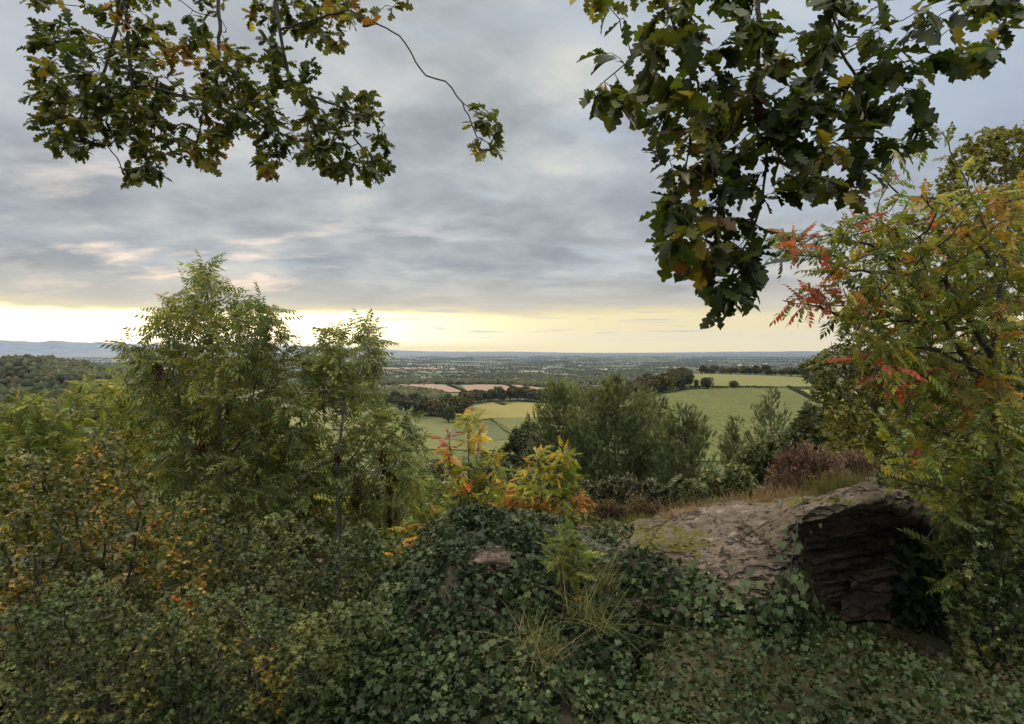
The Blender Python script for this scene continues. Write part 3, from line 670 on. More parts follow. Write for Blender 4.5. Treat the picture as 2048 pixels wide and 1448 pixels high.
# ------------------------------------------------------------------ oaks overhead
def pl(pts, d):
    return np.array([px(q[0], q[1], q[2] if len(q) > 2 else d) for q in pts])
oak_cols = [(.036, .050, .011), (.052, .068, .014), (.085, .095, .020), (.14, .13, .026), (.15, .085, .025)]
LB = [[(205, 158), (345, 158), (350, 235), (300, 262), (235, 285), (212, 225)], [(235, 285), (320, 268), (340, 300), (335, 365), (232, 360), (262, 318)],
      [(350, 158), (520, 158), (535, 215), (480, 228), (400, 240), (350, 215)], [(355, 268), (440, 262), (445, 345), (420, 357), (375, 330)], [(430, 180), (545, 215), (560, 290), (545, 300), (475, 255), (450, 300)],
      [(500, 280), (570, 300), (570, 340), (530, 370), (500, 340)], [(540, 240), (600, 220), (690, 225), (700, 320), (690, 365), (620, 340), (570, 310)], [(565, 158), (625, 158), (635, 180), (600, 195)],
      [(670, 165), (760, 195), (755, 260), (715, 255), (690, 215)], [(720, 295), (795, 300), (795, 335), (760, 358), (725, 355)], [(520, 158), (560, 200), (540, 230), (510, 200)],
      [(60, 40), (170, 60), (200, 235), (180, 270), (170, 318), (100, 300), (60, 200)], [(40, -60), (830, -60), (800, 40), (700, 80), (620, 158), (200, 155), (160, 70), (40, 60)]]
d5 = 5.6
bough = [(-4.6, -2.4, -1.9), (-4.5, -2.2, 1.0), (-4.3, -1.2, 2.8), (-3.9, 1.5, 3.9), (-3.2, 4.2, 4.3), tuple(px(330, -220, 5.6)), tuple(px(520, -200, 5.9))]
seedsL = [np.array(bough), pl([(330, -220, 5.6), (250, -20), (262, 160), (268, 210), (262, 252), (300, 305), (322, 345)], d5), pl([(262, 255), (215, 292), (180, 282)], d5),
          pl([(250, -20), (205, 160), (182, 190), (160, 235)], d5), pl([(420, -210, 5.7), (440, 60), (432, 190), (470, 215), (530, 255), (565, 290)], d5), pl([(440, 120), (490, 215), (530, 245), (590, 285)], d5),
          pl([(262, 160), (340, 185), (405, 200), (400, 260), (385, 310)], d5), pl([(520, -200, 5.9), (560, 60), (580, 160), (622, 195), (670, 210), (710, 230), (708, 275), (727, 300)], d5), pl([(622, 195), (645, 240), (662, 275)], d5),
          pl([(710, 228), (745, 215), (770, 250)], d5)]
lo_at = np.vstack([cloud(LB[:-1], 1150, d5, .6), cloud(LB[-1:], 260, d5, .6)])
spr = cloud([[(950, 208), (1000, 218), (1010, 265), (1000, 308), (960, 312), (942, 285)]], 260, 5.2, .16)
seedsL += [pl([(560, 60, 5.6), (700, 20), (800, 70), (850, 152), (890, 163), (925, 205), (948, 262)], 5.3), pl([(925, 205), (955, 228)], 5.3)]
tree("oak_tree", "oak reaching in from upper left, one thin sprig hanging mid sky", "tree", (-4.6, -2.4, -1.9), None, 0, 0, 0, seedsL, .06, .0024, .0025, 5, OF, .094,
     oak_cols, (28, 34, 26, 9, 3), m_twig, m_oak, spread=.75, droop=-.25, out=.9, gap=.12, trop=(0, 0, -.05), infl=.45, kill=.09, rmax=.28, cloudpts=np.vstack([lo_at, spr]), seed=1, stem='branches', scale=3)
RB = [[(1160, 160), (1290, 158), (1400, 180), (1420, 250), (1370, 290), (1290, 265), (1240, 225), (1190, 210)], [(1310, 270), (1420, 200), (1500, 170), (1500, 380), (1420, 400), (1330, 380), (1300, 340)],
      [(1500, 158), (1750, 158), (1765, 300), (1740, 400), (1700, 410), (1660, 340), (1560, 300), (1510, 240)], [(1590, 330), (1635, 370), (1640, 412), (1595, 405)],
      [(1330, 385), (1470, 400), (1480, 470), (1400, 530), (1330, 530), (1318, 450)], [(1395, 480), (1500, 470), (1535, 535), (1500, 610), (1450, 635), (1395, 620), (1405, 560)],
      [(1540, 300), (1660, 320), (1600, 360), (1560, 350)], [(1770, 158), (1845, 158), (1840, 190), (1785, 205)], [(1815, 272), (1850, 250), (1855, 295), (1825, 300)],
      [(1120, -60), (2060, -60), (2060, 100), (1850, 150), (1180, 150)]]
d3 = 3.1
boughR = [(4.4, -1.6, -1.9), (4.3, -1.5, 1.0), (3.6, -.2, 2.1), (2.4, 1.6, 2.4), tuple(px(1650, -200, 3.0)), tuple(px(1450, -170, 3.1)), tuple(px(1300, -100, 3.2))]
seedsR = [np.array(boughR), pl([(1500, -180), (1520, 60), (1512, 165), (1480, 235), (1445, 290), (1420, 312), (1438, 400), (1430, 480)], d3), pl([(1512, 165), (1530, 245), (1535, 290), (1528, 370), (1510, 445), (1485, 500), (1450, 590)], d3),
          pl([(1650, -200, 3.0), (1660, 60), (1640, 160), (1600, 205), (1525, 245), (1465, 300)], d3), pl([(1300, -100, 3.2), (1350, 60), (1400, 170), (1380, 260), (1370, 350)], d3), pl([(1350, 60), (1250, 130), (1190, 180)], d3),
          pl([(1660, 60), (1715, 160), (1735, 240), (1720, 330), (1700, 390)], d3), pl([(1545, 250), (1570, 300), (1600, 370)], d3), pl([(1660, 60), (1790, 100), (1830, 160)], 3.5), pl([(1800, 100), (1980, 120), (2000, 40)], 3.5)]
tree("oak_tree", "nearer oak tree with large dark leaves hanging down into the sky at upper right", "tree", (4.4, -1.6, -1.9), None, 0, 0, 0, seedsR, .05, .0018, .0019, 4, OF, .112,
     [(.024, .038, .008), (.036, .052, .010), (.060, .075, .014), (.13, .12, .02), (.08, .035, .012)], (34, 34, 22, 7, 3), m_twig, m_oak, spread=.7, droop=-.55, out=.7, gap=.15, trop=(0, 0, -.08), infl=.35, kill=.075, rmax=.22,
     cloudpts=np.vstack([cloud(RB[:-1] + [RB[4], RB[5]], 470, d3, .34), cloud(RB[-1:], 120, d3, .34)]), seed=2, stem='branches', scale=4)
# ------------------------------------------------------------------ ash trees at left
ash_cols = [(.080, .100, .026), (.11, .135, .034), (.15, .17, .038), (.22, .22, .038)]
A_ = [[(403, 530), (416, 532), (430, 600), (445, 640), (385, 640), (392, 600)], [(322, 592), (345, 600), (350, 640), (300, 655), (285, 690)], [(455, 590), (495, 595), (500, 640), (450, 640)],
      [(500, 600), (555, 618), (570, 660), (565, 700), (500, 700)], [(360, 610), (385, 620), (380, 650), (350, 650)],
      [(300, 645), (560, 645), (572, 700), (570, 790), (480, 800), (330, 790), (290, 720)], [(245, 690), (300, 700), (330, 780), (290, 790), (245, 740)],
      [(300, 790), (640, 800), (640, 900), (690, 950), (640, 1010), (480, 1060), (330, 1000), (285, 900)], [(300, 1000), (480, 1060), (460, 1180), (320, 1150)]]
ab = px(440, 1500, 9.2); ab[2] = float(hgt(ab[0], ab[1])) - .2
seedsA = [np.vstack([[ab], pl([(440, 1300, 8.8), (437, 1060, 8.5), (440, 900, 8.5), (440, 780, 8.7), (425, 700, 8.9), (414, 620, 9.2), (411, 532, 9.2)], 9.2)]), pl([(437, 1060, 8.5), (415, 985, 8.4), (385, 925, 8.3), (372, 870, 8.3)], 9.0), pl([(437, 1020), (455, 985), (500, 975), (560, 990)], 8.7),
          pl([(440, 930), (500, 860), (545, 760), (550, 650)], 9.4), pl([(440, 860), (480, 760), (478, 620)], 9.1), pl([(440, 900), (360, 800), (340, 700), (330, 620)], 9.3), pl([(440, 960), (560, 880), (625, 850)], 9.0), pl([(500, 860), (515, 700), (520, 600)], 9.4), pl([(340, 700), (326, 592)], 9.3), pl([(478, 620), (472, 585)], 9.1), pl([(550, 650), (552, 622)], 9.4), pl([(360, 800), (270, 740), (255, 690)], 9.1)]
def ash_keys(parent, spots, d, o0):
    g = np.random.default_rng(4)
    for X, Y in spots:
        c = px(X, Y, d + g.normal() * .2); n = 55; P = c + g.normal(size=(n, 3)) * np.array([.026, .026, .045]); D = g.normal(size=(n, 3)) * .35 + np.array([0, 0, -1.]); U = g.normal(size=(n, 3))
        scatter("seed_cluster", [T_simple(.16)], P - o0, D, U, np.full(n, .06), np.array([(.045, .018, .010)]) * (1 + .3 * g.normal(size=(n, 1))).clip(.4, 2), m_dry, parent=parent)
o, nd, pa, r = tree("ash_tree", "tall young ash tree standing against the bright sunset gap, drooping feathery leaves", "tree", ab, A_[:1] * 4 + A_, 1750, 9.2, 1.25, seedsA, .12, .0036, .0062, 3, AT, .245, ash_cols, (30, 36, 24, 10),
     m_ashbark, m_ash, spread=.85, droop=.02, out=.7, gap=.10, infl=.8, kill=.17, rmax=.055, seed=3, scale=1.3, trop=(0, 0, .12))
ash_keys(o, [(402, 890), (455, 815), (320, 745), (315, 730)], 8.3, ab)
B_ = [[(672, 655), (692, 662), (700, 730), (640, 740), (640, 690)], [(728, 655), (750, 668), (760, 730), (715, 745)], [(598, 700), (640, 700), (640, 760), (600, 760)],
      [(620, 730), (760, 730), (765, 760), (740, 800), (640, 820), (610, 780)], [(650, 850), (760, 790), (830, 830), (855, 920), (820, 990), (700, 990), (645, 940)], [(700, 990), (820, 990), (850, 1100), (720, 1120)]]
bb = px(672, 1500, 9.6); bb[2] = float(hgt(bb[0], bb[1])) - .2
seedsB = [np.vstack([[bb], pl([(672, 1300, 9.2), (678, 1010, 9.0), (674, 930, 9.0), (685, 840, 9.1), (690, 745, 9.3), (682, 680, 9.6)], 9.6)]), pl([(678, 985, 9.0), (712, 955, 8.9), (760, 940, 8.8), (790, 930, 8.8)], 9.3), pl([(678, 990), (735, 980), (790, 1000)], 9.2), pl([(690, 745), (735, 720), (738, 670)], 9.6),
          pl([(685, 840), (640, 760), (620, 715)], 9.5), pl([(678, 950), (730, 880), (770, 820)], 9.7), pl([(682, 680), (676, 652)], 9.6), pl([(735, 720), (737, 655)], 9.6), pl([(640, 760), (622, 700)], 9.5)]
o, nd, pa, r = tree("ash_tree", "slimmer young ash right of the tall one, bunches of dark seeds on its limbs", "tree", bb, B_[:3] * 3 + B_, 1150, 9.6, .9, seedsB, .12, .0036, .0062, 3, AT, .245, ash_cols, (36, 36, 22, 6),
     m_ashbark, m_ash, spread=.85, droop=.02, out=.7, gap=.12, infl=.8, kill=.17, rmax=.05, seed=4, scale=1.3, trop=(0, 0, .12))
ash_keys(o, [(765, 912), (768, 935), (712, 962), (675, 915), (776, 950), (788, 955), (715, 975), (779, 978), (777, 1018), (780, 1040), (748, 1125), (712, 1100)], 9.0, bb)
# ------------------------------------------------------------------ shrubs of the left slope
def shrub(name, label, cat, X, Ytop, w, Ybot, d, rd, T, size, cols, wts, n_attr, per=4, seed=0, mat=None, bark=None, droop=-.1, step=None, group=None, thrk=1.6, gap=.1, stems=3, top=.25, extra=None, scale=1.6, tone=.22):
    s_ = step or .085 * d / 6
    x0, x1 = X - w / 2, X + w / 2; g = np.random.default_rng(seed + 50); nn = 14
    up = [(x0 + w * k / (nn - 1), Ytop + (Ybot - Ytop) * top * (abs(k / (nn - 1) - .5) * 2) ** 1.6 + g.normal() * w * .06 + (k % 2) * w * .07) for k in range(nn)]
    poly = up + [(x1 + w * .04, (Ytop + Ybot) / 2), (x1 - w * .05, Ybot), (x0 + w * .05, Ybot), (x0 - w * .04, (Ytop + Ybot) / 2)]
    b_ = px(X, Ybot, d); b_[2] = min(b_[2], float(hgt(b_[0], b_[1])) + .1); b_[2] = float(hgt(b_[0], b_[1])) - .05 if b_[2] > hgt(b_[0], b_[1]) - 3 else b_[2]
    sd_ = [np.vstack([[b_], pl([(X + g.normal() * w * .05, Ybot - (Ybot - Ytop) * .25, d)], d)])]
    for k in range(stems): 
        e = (x0 + w * (k + .5) / stems, Ytop + (Ybot - Ytop) * (.35 + .2 * g.random()), d + g.normal() * rd * .4); sd_.append(np.vstack([[b_], pl([((X + e[0]) / 2 + g.normal() * w * .05, (Ybot + e[1]) / 2, (d + e[2]) / 2), e], d)]))
    return tree(name, label, cat, b_, [poly], int(n_attr * 1.5), d, rd, sd_, s_, .0022 * d / 6, .0022 * d / 6 * thrk, int(per * 1.8), T, size, cols, wts, bark or m_twig, mat or m_shrub, droop=droop, gap=gap, infl=s_ * 9, kill=s_ * 1.25, rmax=.04, seed=seed, stem='stems', group=group, extra=extra, scale=scale, tone=tone)
yg = [(.105, .13, .026), (.17, .19, .032), (.25, .25, .038)]
gr = [(.048, .066, .020), (.068, .086, .026), (.095, .11, .032), (.14, .15, .04)]
au = [(.075, .085, .024), (.13, .12, .03), (.30, .21, .035), (.42, .23, .04), (.38, .14, .04)]
shrub("rowan_shrub", "yellow-green feathery shrub rising at the far left edge behind the orange maple", "shrub", 205, 742, 190, 1010, 12, .9, RT, .22, yg, (40, 40, 20), 520, 3, 11, m_row)
shrub("rowan_shrub", "yellow-green feathery shrub left of the tall ash, between it and the left edge", "shrub", 335, 765, 110, 960, 12.5, .7, RT, .22, yg, (50, 35, 15), 330, 3, 12, m_row)
shrub("rowan_shrub", "leafy olive shrub in the left margin beyond the orange maple", "shrub", 60, 770, 170, 1080, 10, .9, RT, .22, yg, (60, 30, 10), 420, 3, 13, m_row)
shrub("rowan_shrub", "yellow-green shrub glowing behind the foot of the slimmer ash", "shrub", 800, 930, 200, 1160, 11.5, .9, RT, .22, yg, (40, 40, 20), 560, 3, 14, m_row)
shrub("rowan_shrub", "green feathery shrub filling the gap between the two ash trees", "shrub", 590, 850, 170, 1100, 11.5, .9, RT, .22, yg, (70, 25, 5), 520, 3, 15, m_row)
shrub("field_maple", "field maple with orange and yellow leaves at the left edge below the yellow-green shrub", "shrub", 215, 845, 200, 1290, 6.6, .7, LT, .050, au, (58, 29, 8, 4, 1), 1000, 5, 21)
shrub("field_maple", "field maple in the left margin, mostly green with orange tips", "shrub", 70, 880, 190, 1330, 6.2, .7, LT, .050, au, (58, 29, 8, 4, 1), 800, 5, 22)
shrub("field_maple", "low maple with scattered yellow leaves under the tall ash, right of the orange one", "shrub", 380, 980, 200, 1300, 6.3, .6, LT, .048, au, (48, 28, 14, 8, 2), 850, 5, 23)
shrub("hawthorn", "dense green hawthorn below the gap between the ash trees", "shrub", 560, 1000, 240, 1320, 6.4, .8, LT, .042, gr, (30, 36, 24, 10), 1300, 6, 31)
shrub("hawthorn", "dense green hawthorn under the slimmer ash with yellowing outer leaves", "shrub", 740, 1040, 220, 1330, 6.2, .7, LT, .042, [gr[0], gr[1], gr[2], (.20, .17, .03)], (34, 34, 22, 10), 1100, 6, 32)
shrub("hawthorn", "dark hawthorn along the bottom left corner in front of the maples", "shrub", 170, 1150, 330, 1470, 5.0, .6, LT, .037, [gr[0], gr[1], gr[2], (.18, .15, .03)], (36, 36, 22, 6), 1300, 6, 33)
shrub("hawthorn", "dark hawthorn along the bottom between the corner and the ivy, yellow sprays in it", "shrub", 440, 1160, 300, 1480, 5.0, .6, LT, .037, [gr[0], gr[1], gr[2], (.26, .18, .03)], (38, 34, 22, 6), 1300, 6, 34)
shrub("hawthorn", "dark hawthorn at the bottom beside the left end of the ivy", "shrub", 700, 1190, 280, 1490, 4.8, .5, LT, .042, gr, (36, 34, 22, 8), 1200, 6, 35)
shrub("hawthorn", "large green hawthorn mass behind the trunk of the tall ash", "shrub", 450, 930, 420, 1230, 10.5, 1.0, LT, .062, gr, (30, 36, 26, 8), 1500, 6, 36)
# glowing rowan saplings in the middle
def tipcol(cols_, f):
    def g_(P, C): 
        return C
    return g_
rc = [(.14, .17, .028), (.25, .25, .035), (.40, .32, .042), (.44, .23, .04)]
def sapling(label, tips, foot, d, polys, n, cols, wts, seed, size=.19, red=None, per=3):
    b_ = px(foot[0], foot[1], d); zg = float(hgt(b_[0], b_[1]))
    b_[2] = min(b_[2], zg + .0) if b_[2] > zg else b_[2]
    sd_ = [np.vstack([[b_], pl([foot], d)[:1] if b_[2] < px(*foot, d)[2] - .05 else [b_ + np.array([0, 0, .05])]])]
    for tx, ty in tips: sd_.append(np.vstack([[b_], pl([((foot[0] * .55 + tx * .45), foot[1] * .6 + ty * .4), (tx, ty)], d)]))
    def ex(P, C):
        if red:
            for (X, Y, R_, c_) in red:
                q = px(X, Y, d); m_ = np.hypot(P[:, 0] - q[0], P[:, 2] - q[2]) < R_ * d / F; C[m_] = np.array(c_) * (1 + .25 * rng.normal(size=(m_.sum(), 1))).clip(.5, 1.6)
        return C
    return tree("rowan_sapling", label, "sapling", b_, polys, n, d, .28, sd_, .065, .0030, .0046, per, RT, size, cols, wts, m_twig, m_row, spread=.75, droop=.05, out=.5, gap=.15, infl=.6, kill=.09, rmax=.02, seed=seed, stem='stems', extra=ex, scale=2.2)
RED = (.36, .075, .045)
sapling("upright rowan sapling with a scarlet top shoot and yellow leaves, left of the orange ones", [(935, 832), (897, 875), (990, 892), (960, 860)], (940, 1075), 6.8,
        [[(925, 832), (955, 832), (965, 900), (925, 900)], [(885, 862), (912, 866), (912, 920), (885, 915)], [(975, 890), (1003, 892), (1000, 940), (965, 940)], [(890, 930), (1005, 930), (1000, 1000), (900, 1010)], [(880, 1000), (990, 1000), (980, 1050), (890, 1050)]],
        280, rc, (40, 34, 18, 8), 41, .13, red=[(896, 876, 26, RED), (940, 955, 10, (.5, .15, .03))])
sapling("pair of golden rowan saplings with orange skirts beside the tall pine's foot", [(1075, 905), (1125, 895), (1050, 950), (1100, 960), (1150, 1000), (1020, 1010)], (1090, 1050), 7.8,
        [[(1055, 905), (1095, 900), (1095, 960), (1045, 960)], [(1105, 893), (1155, 895), (1158, 960), (1105, 960)], [(1000, 960), (1165, 960), (1185, 1010), (1170, 1040), (990, 1040)]],
        500, rc, (34, 38, 20, 8), 42, .125, red=[(1060, 915, 7, (.4, .08, .04)), (1165, 1005, 24, (.34, .16, .035)), (1010, 1020, 40, (.34, .18, .035)), (1075, 1030, 34, (.32, .16, .035))])
sapling("small olive rowan seedling growing out of the ivy left of the rock", [(1130, 1055), (1150, 1080), (1105, 1090)], (1138, 1190), 4.9,
        [[(1110, 1055), (1150, 1055), (1180, 1110), (1170, 1160), (1100, 1150), (1095, 1090)]], 130, [(.10, .13, .025), (.15, .17, .03), (.24, .18, .03)], (50, 38, 12), 43, .11)
shrub("rowan_shrub", "orange and gold leaved shrub glowing low down between the hawthorns and the ivy", "shrub", 850, 1010, 110, 1190, 7.4, .4, RT, .15, [(.09, .11, .02), (.25, .18, .03), (.50, .22, .03)], (40, 34, 26), 260, 4, 44, m_row)
shrub("bramble", "small green leafy bush under the left end of the heather beside the golden saplings", "shrub", 1165, 1010, 80, 1065, 7.0, .25, LT, .05, gr[1:] + [(.14, .17, .03)], (30, 30, 20, 20), 160, 5, 45)

shrub("hawthorn", "dark green bush filling the corner between the broad tree and the outcrop's right end", "shrub", 1850, 850, 190, 1150, 5.9, .45, LT, .05, gr, (34, 34, 22, 10), 900, 6, 46)
shrub("hawthorn", "dark green bush in the right margin around the foot of the rowan", "shrub", 1990, 900, 190, 1420, 4.2, .35, LT, .045, gr, (36, 34, 22, 8), 1100, 6, 47)
# ------------------------------------------------------------------ pines and dark trees of the hollow
PT = [T_tuft(22, .024, 0, .5), T_tuft(22, .024, 1, .5), T_tuft(20, .024, 2, .6)]
def pine(label, X, Ytop, d, prof, cols, seed, dens=1.0, tuft=.36, upper=None):
    """prof: list of (Y, half width px)"""
    g = np.random.default_rng(seed); top = px(X, Ytop, d); zb = float(hgt(top[0], d)) - .3; o0 = np.array([top[0], d, zb]); H = top[2] - zb
    o = empty("pine_tree", tuple(o0), label, "tree"); paths = []; P, D = [], []
    tz = np.linspace(0, H, 14); paths.append((np.stack([.12 * np.sin(tz / 3), .1 * np.cos(tz / 4) - .1, tz], 1), np.interp(tz, [0, H], [.17, .02])))
    pr = np.array(prof, float); y2z = lambda Y: (Y0 - Y) / F * d - zb
    zs = y2z(pr[:, 0])[::-1]; ws = (pr[:, 1] * d / F)[::-1]
    z = H - .25; P.append([[.12 * math.sin(H / 3), 0, H - .1]]); D.append([[0, 0, 1]])
    while z > max(zs[0], .5):
        w = np.interp(z, zs, ws); nb = max(3, int(round((5 if w > .5 else 4) * dens)))
        for k in range(nb):
            a = g.random() * 6.283; L_ = w * (.7 + .4 * g.random()) + .12; rise = L_ * (.28 + .25 * g.random())
            t = np.linspace(0, 1, 7); bz = z + rise * (t ** 1.4) + .35 * min(1, L_) * t ** 4 - .12 * L_ * np.sin(t * 3.1)
            B = np.stack([L_ * t * math.cos(a), L_ * t * math.sin(a), bz], 1); paths.append((B, np.linspace(.03 * min(1, L_ / 1.5) + .008, .006, 7)))
            m_ = max(3, int(L_ * 22 * dens)); tt = .12 + .88 * g.random(m_) ** .7
            q = np.stack([np.interp(tt, t, B[:, k2]) for k2 in range(3)], 1) + g.normal(size=(m_, 3)) * np.array([.17, .17, .14]) * min(1.3, .5 + L_ * .5)
            dd = np.stack([math.cos(a) * np.ones(m_) * .5, math.sin(a) * np.ones(m_) * .5, np.ones(m_) * 1.05], 1) + g.normal(size=(m_, 3)) * .34
            P.append(q); D.append(dd); P.append(B[-1:]); D.append([[math.cos(a) * .4, math.sin(a) * .4, 1]])
        z -= (.26 + .2 * g.random()) / dens ** .3
    P = np.concatenate([np.array(q, float) for q in P]); D = np.concatenate([np.array(q, float) for q in D]); n = len(P)
    V, lo_, st_ = tube_np(paths, 5); mesh_np("trunk", V, lo_, st_, m_pinebark, smooth=True, parent=o)
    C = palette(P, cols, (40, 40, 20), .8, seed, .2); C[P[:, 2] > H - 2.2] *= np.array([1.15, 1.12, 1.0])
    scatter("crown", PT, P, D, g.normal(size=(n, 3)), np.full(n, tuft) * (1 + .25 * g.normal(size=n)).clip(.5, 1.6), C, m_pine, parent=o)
    print('pine', n); return o
pc = [(.078, .100, .042), (.108, .130, .052), (.150, .170, .070)]
pine("tall pine with a broad shaggy crown and pointed tip, centre of the view", 1233, 757, 34, [(757, 3), (775, 12), (800, 28), (812, 45), (830, 75), (870, 88), (930, 92), (1010, 88), (1060, 80)], pc, 1, 1.25)
pine("pine with a rounded top left of the tall central pine", 1126, 774, 38, [(774, 6), (782, 22), (800, 32), (830, 40), (860, 62), (920, 72), (1000, 70)], pc, 2, 1.2)
pine("second pine crown packed against the right side of the tall pine", 1300, 790, 36, [(790, 4), (810, 16), (850, 34), (920, 48), (1010, 50)], pc, 3, 1.1)
pine("shorter pine with a blunt top in front of the green hill field", 1368, 820, 31, [(820, 4), (840, 16), (860, 28), (900, 44), (950, 55), (1020, 60)], pc, 4, 1.15)
pine("thin see-through pine spire standing right of the field's middle", 1543, 783, 33, [(783, 2), (800, 8), (820, 18), (850, 26), (880, 38), (920, 48), (980, 50)], pc, 5, .85)
pine("small pine tip at the left foot of the thin pine spire", 1474, 842, 36, [(842, 3), (860, 8), (890, 22), (960, 34)], pc, 6, 1.0)
dk = [(.032, .044, .016), (.046, .060, .022), (.066, .082, .028), (.10, .115, .036)]
def bush(name, label, X, Ytop, w, Ybot, d, rd, cols, wts, n, seed, size=.12, per=6, T=ST, top=.35, cat="tree"):
    return shrub(name, label, cat, X, Ytop, w, Ybot, d, rd, T, size, cols, wts, n, per, seed, m_shrub, step=min(.0065 * d + .03, .21), top=top, thrk=1.8, gap=.05, scale=.5)
bush("holly_tree", "dark bushy tree in front of the thin pine, right of the green field's foot", 1545, 858, 175, 1040, 21, 1.5, dk, (40, 36, 18, 6), 1500, 61, .15, 8)
bush("holly_tree", "mid green bushy tree between the dark one and the tree at the right edge", 1632, 805, 150, 1010, 19, 1.4, dk[1:] + [(.09, .10, .03)], (30, 34, 24, 12), 1400, 62, .14, 8)
bush("birch_bush", "grey green bush under the blunt pine beside the dark bushy tree", 1455, 925, 150, 1050, 18, 1.3, dk[1:] + [(.09, .11, .04)], (30, 34, 22, 14), 1300, 63, .13, 8, cat="shrub")
bush("holly_tree", "low dark bush below the blunt pine, above the rock's left end", 1360, 950, 170, 1070, 16, 1.2, dk, (40, 36, 18, 6), 1300, 64, .12, 8, cat="shrub")
bush("birch_bush", "brownish twiggy bush under the tall pine above the left heather", 1235, 945, 170, 1060, 15, 1.1, [(.03, .036, .018), (.05, .05, .026), (.07, .06, .035)], (40, 36, 24), 1100, 65, .11, 7, cat="shrub")
bush("round_tree", "dark rounded tree left of the pines above the golden saplings", 1050, 840, 100, 1010, 55, 3, dk, (40, 36, 18, 6), 1300, 66, .24, 6)
bush("round_tree", "dark low tree behind the scarlet-topped sapling", 985, 895, 130, 1060, 40, 2.5, dk, (36, 36, 20, 8), 1000, 67, .2, 6)
bush("round_tree", "mid green tree behind the gap between the saplings", 1040, 925, 120, 1070, 26, 1.6, dk[1:] + [(.09, .11, .03)], (34, 34, 22, 10), 600, 68, .15, 6)
bush("round_tree", "dark tree hidden behind the slimmer ash's right side", 880, 905, 120, 1090, 24, 1.5, dk, (36, 36, 20, 8), 600, 69, .15, 6)
# ------------------------------------------------------------------ broad tree at the right edge
G_ = [[(1868, 330), (1960, 250), (2080, 240), (2080, 420), (1870, 410)], [(1800, 425), (2080, 410), (2080, 560), (1760, 560), (1760, 470)], [(1720, 560), (2080, 560), (2080, 680), (1665, 680), (1690, 610)],
      [(1645, 690), (2080, 680), (2080, 800), (1640, 800), (1600, 760)], [(1650, 800), (2080, 800), (2080, 1000), (1700, 980), (1640, 900)]]
gb = px(1880, 1400, 12.5); gb[2] = float(hgt(gb[0], gb[1])) - .2
tree("oak_tree", "broad olive green tree filling the right edge behind the red-leaved rowan", "tree", gb, G_ + G_[3:] + [[(1600, 720), (1720, 690), (1760, 900), (1680, 920), (1640, 820)]] * 5, 8500, 12.5, 1.7, [np.vstack([[gb], pl([(1880, 1100), (1890, 900), (1900, 700), (1930, 450)], 12.5)]), pl([(1885, 1000), (1780, 850), (1680, 750)], 12.2), pl([(1890, 880), (1800, 700), (1740, 640)], 12.4), pl([(1895, 800), (1980, 600), (2020, 450)], 12.6)],
     .15, .0045, .008, 11, ST, .105, [(.075, .085, .022), (.11, .115, .028), (.16, .155, .034), (.24, .20, .038)], (34, 36, 22, 8), m_bark, m_shrub, droop=-.1, infl=1.2, kill=.2, rmax=.16, seed=71, scale=.8, gap=.05)
# ------------------------------------------------------------------ rowan reaching in from the right
H_ = [[(1690, 430), (1760, 425), (1800, 470), (1900, 440), (1900, 560), (1700, 560), (1640, 520), (1640, 470)], [(1570, 470), (1640, 475), (1640, 510), (1570, 500)], [(1640, 550), (1900, 560), (1900, 660), (1700, 660), (1640, 620)],
      [(1575, 590), (1640, 590), (1640, 620), (1580, 610)], [(1700, 660), (1900, 660), (1900, 760), (1760, 760), (1690, 700)], [(1770, 740), (1900, 760), (1900, 900), (1810, 880), (1770, 800)], [(1800, 890), (1900, 900), (1900, 1040), (1880, 1050), (1850, 980), (1810, 930)],
      [(1800, 400), (1900, 380), (1900, 440), (1820, 440)], [(1765, 300), (1800, 290), (1805, 350), (1775, 350)], [(1870, 1100), (1920, 1090), (1920, 1200), (1880, 1180)], [(1900, 400), (2060, 350), (2060, 1100), (1900, 1050)]]
hb = np.array(px(2010, 1430, 4.6)); hb[2] = float(hgt(hb[0], hb[1])) - .1
seedsH = [np.vstack([[hb], pl([(2020, 1200), (1990, 900), (1985, 700), (2010, 500), (2020, 420)], 4.6)]), pl([(1988, 720), (1888, 560), (1800, 545), (1700, 540), (1640, 515), (1590, 512), (1510, 470), (1480, 440)], 4.5), pl([(1985, 820), (1888, 645), (1750, 640), (1680, 635), (1640, 615), (1565, 600)], 4.4),
          pl([(1800, 545), (1740, 490), (1650, 470), (1560, 505)], 4.5), pl([(1985, 760), (1880, 700), (1790, 690), (1720, 670)], 4.3), pl([(1990, 900), (1880, 860), (1800, 820), (1750, 760)], 4.4), pl([(2000, 1000), (1900, 980), (1800, 960), (1745, 930)], 4.2),
          pl([(2000, 1050), (1900, 1030), (1850, 1080)], 4.2), pl([(2005, 560), (1888, 400), (1800, 390), (1760, 350)], 4.6), pl([(2000, 520), (1888, 265), (1840, 275), (1790, 290)], 4.7)]
def red_tips(P, C):
    X = CX + F * P[:, 0] / P[:, 1]; Y = Y0 - F * P[:, 2] / P[:, 1]
    for (x, y, rx, ry) in ((1660, 525, 35, 14), (1590, 480, 40, 18), (1680, 570, 40, 22), (1600, 600, 45, 16), (1660, 600, 30, 18), (1790, 345, 20, 30), (1870, 440, 25, 35), (1740, 720, 45, 20), (1790, 760, 45, 16), (1770, 770, 30, 20), (1490, 420, 30, 30), (1700, 440, 30, 20), (1850, 600, 20, 14), (1760, 640, 18, 12), (1840, 880, 16, 10), (1800, 660, 16, 10)):
        m_ = ((X - x) / rx) ** 2 + ((Y - y) / ry) ** 2 < 1; m_ &= rng.random(len(m_)) < .6; C[m_] = np.array((.34, .085, .05)) * (1 + .25 * rng.normal(size=(m_.sum(), 1))).clip(.5, 1.5)
    return C
